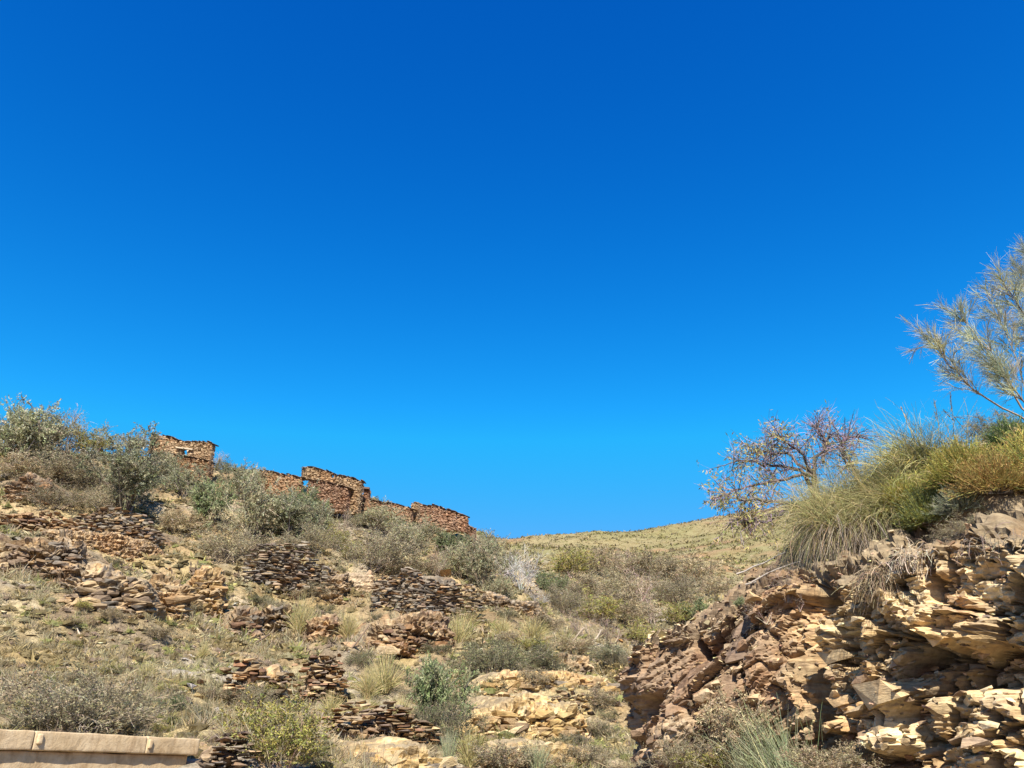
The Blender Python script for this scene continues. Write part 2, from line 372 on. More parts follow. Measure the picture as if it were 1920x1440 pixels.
ZG = ZG + near * (1 - far) * (rug + stp * np.clip((YY - 16) / 8, 0, 1) * np.clip((70 - YY) / 8, 0, 1)) + far * ((fbm(XG / 16, YY / 16, seed=5, oct=5) * 1.2 + fbm(XG / 4, YY / 4, seed=6, oct=3) * .35))
def gz(X, Y):
    X = np.asarray(X, float); Y = np.asarray(Y, float)
    t = (X / np.maximum(Y, .5) - TG[0]) / (TG[1] - TG[0]); t = np.clip(t, 0, len(TG) - 1.001)
    j = np.clip(np.searchsorted(YG, Y) - 1, 0, len(YG) - 2); fy = np.clip((Y - YG[j]) / (YG[j + 1] - YG[j]), 0, 1)
    i = t.astype(int); fx = t - i
    return (ZG[j, i] * (1 - fx) + ZG[j, i + 1] * fx) * (1 - fy) + (ZG[j + 1, i] * (1 - fx) + ZG[j + 1, i + 1] * fx) * fy
_YM = np.exp(np.linspace(math.log(9.5), math.log(300), 1500))
def hit(px, py, ymin=9.5, ymax=300.):
    """first ground point seen along the photo pixel; scalars"""
    a, b, c = ray(px, py); Y = _YM[(_YM >= ymin) & (_YM <= ymax)]; k = Y / b
    z = EYE + c * k; g = gz(a * k, Y); m = np.where(g >= z)[0]
    i = m[0] if len(m) else int(np.argmin(z - g))
    return np.array([a * k[i], Y[i], g[i]])
def pxm(Y):            # photo pixels per metre at distance Y (about)
    return FPX / (Y * 0.985)

# vegetation / bareness map on the ground colour
gcol = np.zeros(XG.shape + (3,))
mA = fbm(XG / 5, YY / 5, seed=40, oct=4); mB = fbm(XG / 1.3, YY / 1.3, seed=60, oct=4)
earth = np.array([.45, .345, .195]); scree = np.array([.40, .355, .28]); litter = np.array([.22, .165, .10]); straw = np.array([.50, .40, .20]); red = np.array([.38, .24, .14])
def lerp(a, b, f): return a * (1 - f[..., None]) + b * f[..., None]
g_ = lerp(earth, scree, np.clip(mA * 1.6 + .35, 0, 1)); g_ = lerp(g_, litter, np.clip(mB * 1.8 + .15, 0, 1) * .75)
g_ = lerp(g_, straw, np.clip(fbm(XG / 2.2, YY / 2.2, seed=77, oct=3) * 1.8, 0, 1) * .7)
farc = lerp(np.array([.37, .315, .165]), np.array([.31, .285, .135]), np.clip(fbm(XG / 14, YY / 14, seed=91, oct=4) + .4, 0, 1))
farc = lerp(farc, red, np.clip(fbm(XG / 20, YY / 8, seed=95, oct=4) * 2 - .55, 0, 1) * .8)
far_band = np.clip(1 - abs(np.sin((ZG + 1.5 * fbm(XG / 30, YY / 30, seed=98, oct=3)) * .9)) * 3.2, 0, 1) * .35     # faint old terrace lines
farc = lerp(farc, np.array([.24, .20, .11]), far_band)
gcol = lerp(g_, farc, far)
acc = Acc(); acc.add(np.stack([XG, YY, ZG], -1), Q=grid_faces(len(YG), len(TG))[:, ::-1], C=gcol.reshape(-1, 3))
tag(link('hillside', acc.mesh('hillside', M_GROUND, True)), kind='structure')
acc = Acc(); s_ = 2500.
n = 41; gx, gy = np.meshgrid(np.linspace(-s_, s_, n), np.linspace(-s_, s_, n), indexing='ij')
acc.add(np.stack([gx, gy, np.full_like(gx, -.12)], -1), Q=grid_faces(n, n)[:, ::-1], C=(.30, .25, .17))
tag(link('ground', acc.mesh('ground', M_GROUND)), kind='structure')

acc = Acc(); nx, ny = 41, 15; gx, gy = np.meshgrid(np.linspace(-40, 40, nx), np.linspace(-14, 5.5, ny), indexing='ij')
def mat_asphalt():
    m, nt, ns, ls = newmat('asphalt'); p = coords(ns, ls); n1 = noise(ns, ls, p, 60, 4, .7); b = N(ns, 'ShaderNodeBsdfPrincipled'); b.inputs['Roughness'].default_value = .9
    ls.new(ramp(ns, ls, n1, [(.3, (.035, .034, .033)), (.7, (.075, .073, .07))]), b.inputs['Base Color']); o = N(ns, 'ShaderNodeOutputMaterial'); ls.new(b.outputs[0], o.inputs[0]); return m
acc.add(np.stack([gx, gy, np.full_like(gx, .10)], -1), Q=grid_faces(nx, ny)[:, ::-1], C=(.06, .06, .06))
tag(link('unseen_road', acc.mesh('unseen_road', mat_asphalt())), kind='structure')  # unseen road sheet, added dark to cut bounced light and deepen shadows

# ------------------------------------------------------------------ rocky outcrops of the hillside
rs = np.random.default_rng(5)
STONES = [hull_rock(rs, n=13) for _ in range(14)]; PEBS = [hull_rock(rs, n=8, chip=.2) for _ in range(10)]; CHUNKS = [hull_rock(rs, n=18, chip=.22) for _ in range(12)]
def level_line(x0, y0, x1, y1):
    A = hit(x0, y0); B = hit(x1, y1); M = hit((x0 + x1) / 2, (y0 + y1) / 2); w = abs(x1 - x0) / pxm(M[1])
    res = []
    for (x, y, P_) in ((x0, y0, A), (x1, y1, B)):
        Y = M[1] + float(np.clip(P_[1] - M[1], -.22 * w, .22 * w)); a, b, c = ray(x, y); X = float(a / b * Y)
        zi = float(EYE + c / b * Y); zg = float(gz(X, Y)); res.append(np.array([X, Y, zg + float(np.clip(zi - zg, -.5, .9))]))
    return res
def outcrop(x0, y0, x1, y1, hpx, seed, pal, label, cat='rock outcrop', name='rock_outcrop', amp=1.0, dip=0.0, res=.07, lean=.25, sc1=.95, prot=.35, body=1.0, endw=.32):
    A, B = level_line(x0, y0, x1, y1); Lh = math.hypot(*(B - A)[:2]); Ym = (A[1] + B[1]) / 2
    h = hpx / pxm(Ym); d = (B - A)[:2] / Lh; nn = np.array([d[1], -d[0]])            # towards the camera
    def taper(s):
        t = np.clip(np.minimum(s + .04, 1.04 - s) / endw, 0, 1); return t * t * (3 - 2 * t)
    sf = np.linspace(-.04, 1.04, 500); rc = (h * .9 + .2) * (1 - taper(sf)) ** 1.5; cl = np.r_[0, np.cumsum(np.hypot(np.diff(sf * Lh), np.diff(rc)))]
    nu = max(30, int(cl[-1] / res)); s = np.interp(np.linspace(0, cl[-1], nu), cl, sf); arcU = np.linspace(0, cl[-1], nu);     tp_ = np.clip(np.minimum(s + .04, 1.04 - s) / endw, 0, 1); tp_ = tp_ * tp_ * (3 - 2 * tp_)
    hs_ = h * (1 + .22 * vnoise(s * 7, s * 0 + seed, seed=seed))
    back = 1.0 + h * 1.9
    nf = max(14, int((h * 1.6) / res)); nb = max(8, int(back / (res * 2)))
    S, VF = np.meshgrid(s, np.concatenate([np.linspace(0, 1, nf), 1 + np.linspace(0, 1, nb + 1)[1:]]), indexing='ij')
    up = np.clip(VF, 0, 1); bk = np.clip(VF - 1, 0, 1); T1 = tp_[:, None]
    base = A[None, None, :] * (1 - S[..., None]) + B[None, None, :] * S[..., None]; gx_ = base[..., 0]; gy_ = base[..., 1]
    out = prot * (1 - lean * up) - bk * back - (h * .9 + .2) * (1 - T1) ** 1.5 - .18 * h * np.clip((up - .75) / .25, 0, 1) ** 2
    gnd = gz(gx_ + nn[0] * out, gy_ + nn[1] * out); foot = np.minimum(gz(gx_ + nn[0] * prot, gy_ + nn[1] * prot), base[..., 2]) - .35
    top = (gnd - .35) * (1 - T1 ** .7) + (base[..., 2] + hs_[:, None] * body) * T1 ** .7
    zz_ = foot + (top - foot) * up + bk * back * .10; top1 = np.broadcast_to(zz_[:, nf - 1:nf], zz_.shape)
    U = np.broadcast_to(arcU[:, None], S.shape); Vv = zz_ + U * dip
    rel, hh, h2 = block_relief(U + seed * 13.7, (Vv + bk * back * .6) * 1.35, seed, sc1, .6, .35, 1.9)
    rel = rel * amp * (.35 + .65 * np.clip(T1 * 2, 0, 1))
    P = np.stack([gx_ + nn[0] * out, gy_ + nn[1] * out, zz_], -1)
    Nf = np.cross(np.gradient(P, axis=0), np.gradient(P, axis=1)); Nf = nrm(Nf); Nf = Nf * np.sign((Nf[..., :2] @ nn) + Nf[..., 2] * .8 + 1e-6)[..., None]
    for _ in range(3): Nf[1:-1, 1:-1] = (Nf[1:-1, 1:-1] * 2 + Nf[:-2, 1:-1] + Nf[2:, 1:-1] + Nf[1:-1, :-2] + Nf[1:-1, 2:]) / 6
    P = P + nrm(Nf) * (rel * (1 - .8 * np.clip(bk * 4 + np.clip((up - .85) * 2, 0, .3), 0, 1)))[..., None]
    pal = np.array(pal); ci = pal[(hh[0] * len(pal)).astype(int) % len(pal)]; c2 = pal[(h2 * len(pal)).astype(int) % len(pal)]
    C = (ci * .5 + c2 * .5) * np.clip(1 + .45 * block_relief.lay, .5, 1.5)[..., None]
    top = np.clip((VF - .97) * 6, 0, 1) * np.clip(.6 + mixn(P), 0, 1)
    C = lerp(C, np.array([.36, .28, .17]), np.clip(top, 0, .9))
    a = Acc(); a.add(P, Q=grid_faces(*S.shape), C=C.reshape(-1, 3))
    o = link(name, a.mesh(name, M_FARROCK))
    return tag(o, label, cat), A, B, h, nn
def mixn(P): return fbm(P[..., 0] / .5, P[..., 1] / .5, P[..., 2] / .5, seed=8, oct=2)

def bare(x0, y0, x1, y1, hpx, seed, pal, label, **k):
    e_ = (x1 - x0) * .14; d_ = (y1 - y0) / (x1 - x0) * e_; o, A, B, h, nn = outcrop(x0 - e_, y0 - d_, x1 + e_, y1 + d_, hpx * 1.05, seed, pal, label, **k)
    if seed not in CH: return o
    r = np.random.default_rng(seed + 900); n_, sz_ = CH[seed]; L_ = math.hypot(*(B - A)[:2]); dd = (B - A) / L_; yaw = math.atan2(dd[1], dd[0]); mr_ = []
    for i in range(5):
        V, T = CHUNKS[(i + seed) % 12]; a = Acc(); a.add(V, T=T, C=np.array((list(pal) + DARK[1:3])[(i * 3 + seed) % (len(pal) + 2)]) * r.uniform(.8, 1.05)); mr_.append(a.mesh('rock', M_FARROCK))
    for i in range(n_):                                  # blocks standing out of the ledge
        q = r.uniform(.14, .86); zq = r.uniform(0, .85) * h * min(1, 3.2 * min(q, 1 - q)); p = A + dd * L_ * q; rec = (h * .9 + .2) * max(0, 1 - min(q, 1 - q) / .32) ** 2
        p = p + np.array([nn[0], nn[1], 0]) * (.26 - .10 * zq / h - rec) + np.array([0, 0, zq - .05]); st = link('rock', mr_[i % 5], o, tuple(p)); k_ = sz_ * r.lognormal(0, .35)
        st.scale = (k_ * r.uniform(1, 1.8), k_ * .9, k_ * r.uniform(.3, .6)); st.rotation_euler = (r.normal(0, .1), r.normal(0, .1), yaw + r.normal(0, .3))
    return o
CH = {11: (70, .30), 12: (70, .28), 13: (120, .30), 14: (70, .27), 15: (70, .27), 17: (45, .24), 18: (35, .24), 20: (100, .26), 23: (90, .24), 24: (80, .30), 25: (110, .27), 29: (50, .24)}
bare(-60, 1075, 70, 1090, 80, 11, TAN, 'ochre layered rock outcrop at the left edge below the dark bank')
bare(60, 1090, 155, 1105, 85, 12, TAN + DARK, 'dark fissured rock outcrop between ochre rocks at upper left')
bare(130, 1132, 285, 1155, 68, 13, TAN + DARK[4:6], 'broad tan rock outcrop beneath the long dark dry stone wall', sc1=1.5)
bare(262, 1158, 352, 1160, 72, 14, GOLD[:1] + TAN[:4], 'rounded orange boulder-like outcrop left of the squared orange one', sc1=1.1, amp=1.0)
bare(340, 1152, 418, 1152, 72, 15, GOLD[:1] + TAN[:5], 'squared orange layered rock outcrop ending above the scrub', sc1=.9, amp=1.1)
bare(60, 1010, 300, 1040, 26, 16, TAN, 'low tan rock shelf under the dark dry stone wall at upper left', sc1=.5, res=.045)
bare(425, 1192, 492, 1196, 45, 17, BROWN + DARK, 'small dark broken outcrop left of the hollow rock')
bare(488, 1182, 548, 1186, 38, 18, TAN + DARK, 'hollow tan rock outcrop with a black cavity above the tussocks', amp=1.6)
bare(560, 1205, 640, 1205, 42, 19, BROWN + TAN, 'small brown outcrop between two straw tussocks', amp=1.2)
bare(690, 1232, 850, 1222, 60, 20, TAN + BROWN, 'tan layered outcrop with a dark overhang right of mid slope', amp=1.1)
bare(600, 1118, 652, 1122, 48, 21, TAN, 'upright pale rock knob right of the dark centre wall')
bare(640, 1108, 705, 1112, 38, 22, [(.55, .43, .28), (.5, .38, .25)], 'bare pale sandy earth scar between two dark stone walls', amp=.3)
bare(600, 1462, 835, 1452, 46, 23, GOLD, 'golden bedrock ledge at bottom centre under the brown stone wall', sc1=.5, res=.04)
bare(885, 1305, 1165, 1300, 30, 24, GOLD, 'upper golden rock ledge under the grey green hedge', sc1=.5, res=.045)
bare(870, 1390, 1105, 1385, 52, 25, GOLD, 'lower golden layered rock face above the blue grey shrub', sc1=.5, res=.045)
bare(900, 1435, 1120, 1435, 26, 29, GOLD, 'lowest golden rock step at bottom centre right', sc1=.5, res=.045)
bare(1040, 1262, 1110, 1262, 26, 26, TAN, 'small grey tan knob at the right end of the hedge')
bare(900, 1135, 1030, 1180, 34, 27, TAN + DARK, 'narrow grey rock band left of the shrubby gully')
bare(0, 940, 90, 960, 60, 28, DARK + BROWN, 'dark shaded earth bank under the skyline trees at far left')  # shadow over this bank is put into its dark palette

# dry stone walls: stones as parts
def new_stone(V, T, pal_i, name='stone'):
    a = Acc(); a.add(V, T=T, C=pal_i); return a.mesh(name, M_STONE)
def stone_set(pal, seed):
    r = np.random.default_rng(seed); out = []
    for i in range(16):
        V, T = STONES[i % len(STONES)]; out.append(new_stone(V, T, np.array(pal[i % len(pal)]) * r.uniform(.85, 1.15)))
    return out
SETS = {'dark': stone_set([DARK[1], DARK[2], TAN[3], DARK[6], DARK[0], TAN[5], DARK[5], BROWN[1], DARK[1], TAN[6], DARK[3], DARK[4], TAN[1], DARK[6], DARK[2], DARK[5]], 1), 'brown': stone_set(BROWN[:4] + TAN + TAN[1:4] + DARK[1:3], 2), 'gold': stone_set(GOLD + TAN, 3)}
def dry_wall(x0, y0, x1, y1, hpx, seed, setname, corepal, label, cbody=.86, slen=(.18, .60), sh=(.06, .125), sag=.25):
    r = np.random.default_rng(seed)
    o, A, B, h, nn = outcrop(x0, y0, x1, y1, hpx, seed, corepal, None, name='earth_core', amp=.6, prot=.22, lean=.3, body=cbody)
    for k in ('label', 'category'):
        if k in o: del o[k]
    root = thing('dry_stone_wall', tuple((A + B) / 2), label, 'stone wall', 'dry stone terrace walls on the slope')
    c0 = (A + B) / 2
    o.parent = root; o.location = (-c0[0], -c0[1], -c0[2])
    ms = SETS[setname]; d = (B - A)[:2]; L = math.hypot(*d); d = d / L; yaw = math.atan2(d[1], d[0]); cnt = 0
    rest = Acc(); z = -.1
    while z < h * 1.18:
        hh = r.uniform(*sh) * (1.0 + .2 * (z < .3)); s = r.uniform(-.2, .1)
        while s < L:
            ln = r.uniform(*slen) * (1.0 if r.random() > .15 else 1.6); q = (s + ln / 2) / L
            crest = h * (1.05 * math.sin(math.pi * min(max(q, 0.02), .98)) ** .2) * (1 + sag * float(vnoise(np.array([q * 6]), np.array([seed * 1.]), seed=3)[0]))
            if z < crest and r.random() > .07:
                p = A[:2] + d * (s + ln / 2); dep = r.uniform(.25, .45); out = .30 - .16 * z / max(h, .1) + r.normal(0, .07)
                p = p + nn * out; zz = float(A[2] + (B[2] - A[2]) * q) + z + hh / 2 + .06 * math.sin(s * 1.7 + seed)
                sz = (ln * 1.08, dep, hh * 1.3 * r.uniform(.75, 1.25))
                if cnt < 290:
                    st = link('stone', ms[r.integers(0, len(ms))], root, (p[0] - c0[0], p[1] - c0[1], zz - c0[2]))
                    st.scale = sz; st.rotation_euler = (r.normal(0, .06), r.normal(0, .07), yaw + r.normal(0, .15)); cnt += 1
                else:
                    add_stones(rest, r, STONES, np.array([[p[0] - c0[0], p[1] - c0[1], zz - c0[2]]]), np.array([sz]), np.array([yaw]), np.array([corepal[r.integers(0, len(corepal))]]))
            s += ln
        z += hh
    if rest.n: tag(link('far_stones', rest.mesh('far_stones', M_STONE), root), kind='stuff')
    return root
dry_wall(140, 1008, 300, 1046, 62, 31, 'dark', DARK[:5] + TAN[3:5], 'long dark slate dry stone wall high at left under the olive')
dry_wall(-40, 1000, 145, 1005, 40, 32, 'brown', BROWN, 'low rusty brown stone wall at the left edge of the slope', sag=.4)
dry_wall(455, 1100, 612, 1112, 78, 33, 'dark', DARK, 'tall dark slate stone wall beneath the central olive bushes')
dry_wall(695, 1150, 895, 1165, 78, 34, 'dark', DARK, 'wide dark slate wall under the twiggy grey bush')
dry_wall(425, 1300, 540, 1305, 52, 35, 'brown', TAN, 'collapsed brown stone wall in mid slope, its left half', slen=(.15, .34), sh=(.04, .08), sag=.5)
dry_wall(560, 1305, 640, 1308, 62, 36, 'brown', TAN, 'collapsed grey brown stone wall in mid slope, its right half', slen=(.15, .34), sh=(.04, .08), sag=.5)
dry_wall(590, 1400, 805, 1395, 56, 37, 'brown', TAN, 'straight brown stone wall at bottom centre left of the green bush', slen=(.12, .30), sh=(.035, .065))
dry_wall(384, 1462, 448, 1455, 66, 38, 'dark', TAN, 'dark stone wall end beside the plastered parapet', cbody=.5, slen=(.07, .17), sh=(.02, .04))
dry_wall(875, 1342, 1100, 1340, 34, 39, 'gold', GOLD, 'golden crumbling stone wall above the lower golden rock face', slen=(.12, .3), sh=(.04, .08), sag=.4)

# ------------------------------------------------------------------ ruined stone village on the crest
def ruin_wall(parent, O, tops, Ydist, skew, bots, pal, seed, thick=.55, holes=(), cope=True, name='wall', slen=(.13, .38), sh=(.055, .10)):
    """tops / bots: photo points of the wall's top and foot; the wall stands at Ydist, its far end skew metres further"""
    r = np.random.default_rng(seed); tx = np.array([p[0] for p in tops], float)
    x0, x1 = tx[0], tx[-1]; yd = lambda x: Ydist + skew * (x - x0) / (x1 - x0)
    PT = np.array([at(p[0], p[1], yd(p[0])) for p in tops]); PB = np.array([at(p[0], p[1], yd(p[0])) for p in bots])
    A, B = PT[0], PT[-1]; d = (B - A)[:2]; L = math.hypot(*d); d /= L; nn = np.array([d[1], -d[0]]); yaw = math.atan2(d[1], d[0])
    sT = (PT[:, :2] - A[:2]) @ d; sB = (PB[:, :2] - A[:2]) @ d
    top = lambda s: np.interp(s, sT, PT[:, 2]); bot = lambda s: np.interp(s, sB, PB[:, 2])
    H = []
    for (hx0, hy0, hx1, hy1) in holes:
        a = at(hx0, hy0, yd(hx0)); b = at(hx1, hy1, yd(hx1)); H.append(((a[:2] - A[:2]) @ d, (b[:2] - A[:2]) @ d, b[2], a[2]))
    P, S, C = [], [], []; z = PB[:, 2].min(); zt = PT[:, 2].max()
    while z < zt:
        hh = r.uniform(*sh); s = r.uniform(-.1, 0)
        while s < L:
            ln = r.uniform(*slen); sc_ = min(max(s + ln / 2, 0), L); zc = z + hh / 2
            seg = [(s, s + ln)]
            for (a, b, zl, zh) in H:
                if zl < zc < zh:
                    ns_ = []
                    for (u, v) in seg:
                        if v <= a or u >= b: ns_.append((u, v))
                        else:
                            if u < a: ns_.append((u, a))
                            if v > b: ns_.append((b, v))
                    seg = ns_
            for (u, v) in seg:
                u = max(u, 0); v = min(v, L)
                if v - u < .04: continue
                m = (u + v) / 2
                if bot(m) <= zc <= top(m) + .02:
                    j = r.normal(0, .025)
                    for side in ((0,) if thick < .3 else (0, 1)):
                        off = (-thick * .27 + j) if side == 0 else -thick * .73 - j
                        q = A[:2] + d * m + nn * off
                        P.append((q[0], q[1], zc)); S.append(((v - u) * 1.3, thick * .6, hh * 1.9)); C.append(pal[r.integers(0, len(pal))])
            s += ln
        z += hh
    P = np.array(P) - np.array(O); a = Acc(); C = np.array(C); C = (C * .5 + C.mean(0) * .5) * r.uniform(.85, 1.15, (len(C), 1))
    add_stones(a, r, STONES, P, np.array(S), np.full(len(P), yaw) + r.normal(0, .06, len(P)), C, tilt=.03)
    w = tag(link(name, a.mesh(name, M_RUIN), parent), kind='stuff')
    if cope:                                                     # overhanging slate slabs along the top
        s = -.06
        while s < L - .08:
            ln = r.uniform(.25, .6); m = min(max(s + ln / 2, 0), L); q = A[:2] + d * (s + ln / 2) - nn * thick * .45
            if r.random() < .93:
                me = SLABS[r.integers(0, len(SLABS))]
                st = link('slate', me, parent, (q[0] - O[0], q[1] - O[1], float(top(m)) + .05 + r.normal(0, .02) - O[2]))
                st.scale = (ln * 1.15, thick * 1.45, r.uniform(.05, .09)); sl_ = (float(top(min(m + .3, L))) - float(top(max(m - .3, 0)))) / .6
                st.rotation_euler = (r.normal(0, .04), -math.atan(sl_) + r.normal(0, .04), yaw + r.normal(0, .08))
            s += ln * .92
    return A, d, nn, yaw, w
SLABS = []
for i in range(5):
    a = Acc(); V, T = hull_rock(rs, n=18, chip=.12); a.add(V, T=T, C=np.array([.19, .14, .10]) * rs.uniform(.7, 1.4)); SLABS.append(a.mesh('slate', M_STONE))
def beam(parent, O, p0, p1, t, col, name):
    p0 = np.array(p0) - O; p1 = np.array(p1) - O; a = Acc()
    d = nrm(p1 - p0); up = np.array([0, 0, 1.]) if abs(d[2]) < .9 else np.array([0, 1., 0]); sd = nrm(np.cross(d, up)); u2 = np.cross(sd, d)
    V = [p + sd * t * i + u2 * t * .6 * j for p in (p0, p1) for i, j in ((-1, -1), (1, -1), (1, 1), (-1, 1))]
    a.add(V, Q=[(0, 3, 2, 1), (4, 5, 6, 7), (0, 1, 5, 4), (1, 2, 6, 5), (2, 3, 7, 6), (3, 0, 4, 7)], C=col)
    return link(name, a.mesh(name, M_WOOD), parent)
RP = [tuple(np.array(c_) * 1.25) for c_ in BROWN] + [(.44, .30, .17), (.52, .38, .23), (.38, .22, .11)]; RPL = [(.52, .38, .22), (.46, .32, .18), (.60, .46, .30), (.36, .25, .15), (.30, .19, .11)]
RR = [(.36, .21, .13), (.42, .26, .16), (.30, .18, .115), (.50, .34, .22), (.26, .17, .12)]
O1 = at(345, 870, 61); r1 = thing('ruined_house', tuple(O1), 'roofless ruined stone house with a small square window, upper left crest', 'ruin', 'ruined stone houses along the crest')
ruin_wall(r1, O1, [(283, 814), (300, 817), (318, 818), (335, 826), (350, 829), (372, 828), (384, 828), (398, 833)], 61, -1.5,
          [(283, 848), (345, 855), (392, 864)], RPL, 51, holes=[(341, 841, 352, 854), (371, 843, 377, 848)])
ruin_wall(r1, O1, [(286, 848), (345, 855), (392, 865)], 60.4, -1.5, [(286, 900), (392, 905)], RP, 52, thick=.8, name='lower_wall')
beam(r1, O1, at(331, 839, 60.2), at(362, 843, 59.8), .09, (.62, .50, .34), 'lintel')
beam(r1, O1, at(352.6, 843, 60.3), at(352.0, 854, 60.3), .07, (.66, .54, .38), 'window_jamb')
O2 = at(620, 940, 61); r2 = thing('ruined_house', tuple(O2), 'tallest ruined stone house on the crest, square block over a ledge', 'ruin', 'ruined stone houses along the crest')
ruin_wall(r2, O2, [(577, 876), (600, 880), (622, 886), (637, 893), (641, 891), (678, 903)], 60, -1.0, [(577, 897), (620, 905), (652, 915), (672, 950)], RPL, 53, holes=[(620, 889, 626, 894)])
ruin_wall(r2, O2, [(566, 878), (578, 876)], 62.5, -2.5, [(566, 899), (578, 899)], RPL, 54, cope=True, name='side_wall')
ruin_wall(r2, O2, [(577, 899), (620, 906), (652, 916)], 59.4, -.9, [(577, 960), (652, 960)], RR, 55, thick=.7, name='lower_wall')
ruin_wall(r2, O2, [(650, 913), (674, 918)], 59.2, -.3, [(650, 962), (672, 962)], RPL, 56, thick=.7, cope=False, name='corner_pier')
O3 = at(525, 905, 62); r3 = thing('ruined_wall', tuple(O3), 'low ruined wall running left from the tallest ruin on the crest', 'ruin', 'ruined stone houses along the crest')
ruin_wall(r3, O3, [(488, 882), (510, 884), (528, 889), (548, 892), (566, 896)], 61, -.5, [(488, 925), (566, 940)], RP, 57)
O4 = at(730, 960, 61); r4 = thing('ruined_wall', tuple(O4), 'long low ruined wall stepping down right of the brick-red chimney', 'ruin', 'ruined stone houses along the crest')
ruin_wall(r4, O4, [(672, 930), (694, 937), (712, 941), (745, 946), (772, 955)], 60.5, -1, [(672, 962), (772, 985)], RR + RPL[:1], 58)
O5 = at(686, 936, 61); r5 = thing('ruined_chimney', tuple(O5), 'small brick-red chimney stub standing beside the tallest ruin', 'chimney')
ruin_wall(r5, O5, [(681, 919), (686, 915), (692, 917)], 61.2, -.1, [(680, 940), (693, 940)], RR, 59, thick=.5, cope=False, name='shaft')
beam(r5, O5, at(681, 915, 61), at(693, 916, 61), .12, (.16, .10, .07), 'cap')
O6 = at(830, 970, 61); r6 = thing('ruined_house', tuple(O6), 'rusty brown ruined house at the right end of the crest', 'ruin', 'ruined stone houses along the crest')
ruin_wall(r6, O6, [(782, 944), (800, 948), (815, 947), (835, 955), (855, 961), (876, 968)], 60.5, -.8, [(782, 990), (876, 998)], RR, 60)
ruin_wall(r6, O6, [(770, 944), (776, 940), (784, 943)], 60.2, -.2, [(770, 975), (784, 980)], RPL, 61, cope=False, name='corner_pier')
ruin_wall(r6, O6, [(872, 982), (889, 992)], 60.3, -.3, [(872, 1012), (889, 1014)], RR, 62, name='fallen_wall')

# ------------------------------------------------------------------ road cutting on the right: cliff face and bank
edge = [(2700, 960, 4.2), (2300, 985, 5.2), (2050, 1000, 6.1), (1920, 1012, 6.7), (1800, 1016, 7.2), (1700, 1040, 7.7), (1610, 1085, 8.2), (1545, 1105, 8.6), (1520, 1110, 8.85),
        (1500, 1085, 9.05), (1430, 1112, 9.4), (1340, 1172, 9.8), (1240, 1205, 10.3), (1196, 1228, 10.7)]
E = np.array([at(*e) for e in edge])
corner = E[-1]
E = np.vstack([E, corner + np.array([[.12, .55, -.05], [.9, 1.5, -.1], [3.0, 2.5, -.2], [7, 3.5, -.4]])])
skyl = [(2700, 500, 7.5), (2300, 640, 8.3), (2050, 740, 8.9), (1920, 800, 9.3), (1850, 838, 9.6), (1780, 866, 9.9), (1700, 905, 10.2), (1610, 955, 10.5), (1545, 990, 10.7),
        (1520, 1010, 10.8), (1490, 1050, 10.9), (1430, 1090, 11.0), (1340, 1158, 11.1), (1240, 1198, 11.3), (1185, 1226, 11.4)]
K = np.array([at(*e) for e in skyl])
K = K[:14].copy(); K[13] = corner + np.array([.40, .35, .03]); K[12] = (K[12] + E[12]) / 2 + np.array([.3, .1, .02])
K = np.vstack([K, corner + np.array([[.55, .5, 0], [1.2, .9, -.1], [3.2, 1.5, -.2], [7, 2.4, -.4]])])
# resample by arc length of the edge
seg = np.r_[0, np.cumsum(np.linalg.norm(np.diff(E[:, :2], axis=0), axis=1))]
nE = 530; wts = np.interp(np.linspace(0, 1, 2001), [0, .12, .3, .8, .88, 1], [.25, .5, 1, 1, .6, .2])
cs = np.cumsum(wts); cs = (cs - cs[0]) / (cs[-1] - cs[0]); sq = np.interp(np.linspace(0, 1, nE), cs, np.linspace(0, seg[-1], 2001))
def smooth_interp(q, x, Y, w=.25):
    return sum(np.stack([np.interp(q + o, x, Y[:, i]) for i in range(3)], 1) for o in (-w, -w / 2, 0, w / 2, w)) / 5
Ee = smooth_interp(sq, seg, E, .18); Kk = smooth_interp(sq, seg, K, .3)
tan = nrm(np.gradient(Ee[:, :2], axis=0)); cn = np.stack([-tan[:, 1], tan[:, 0]], 1)       # left of travel = towards the road
leftpart = np.clip((sq - np.interp(8.5, [8.2, 9.05], [seg[7], seg[9]])) / .75, 0, 1)       # slabby left part of the face
endp = np.clip((sq - seg[13]) / .3, 0, 1)
nv1, nv2, nv3 = 210, 64, 8
v1 = np.linspace(0, 1, nv1); zb0 = -.15
P = np.zeros((nE, nv1 + nv2 + nv3, 3)); Hh = Ee[:, 2] - zb0
baseout = .55 + leftpart * .25 - .55 * np.clip((sq - seg[12]) / .5, 0, 1) + .1 * endp
fo = baseout[:, None] * (1 - v1[None, :]) ** 1.15
bulge = .28 * fbm(sq[:, None] * .55 + v1[None] * 0, v1[None, :] * 2.2 + sq[:, None] * 0, seed=201, oct=2) * np.sin(np.pi * v1)[None, :] ** .5
fo = fo + bulge
P[:, :nv1, 0] = Ee[:, None, 0] + cn[:, None, 0] * fo; P[:, :nv1, 1] = Ee[:, None, 1] + cn[:, None, 1] * fo; P[:, :nv1, 2] = zb0 + Hh[:, None] * v1[None]
v2 = np.linspace(0, 1, nv2 + 1)[1:]
bow = np.sin(np.pi * v2) * .22
P[:, nv1:nv1 + nv2] = Ee[:, None, :] * (1 - v2[None, :, None]) + Kk[:, None, :] * v2[None, :, None]
P[:, nv1:nv1 + nv2, 2] += bow[None] * (1 - leftpart[:, None] * .7)
v3 = np.linspace(0, 1, nv3 + 1)[1:]
dirb = np.broadcast_to(nrm(np.array([.85, .55])), (nE, 2)) * np.clip(1 - endp[:, None], .02, 1)
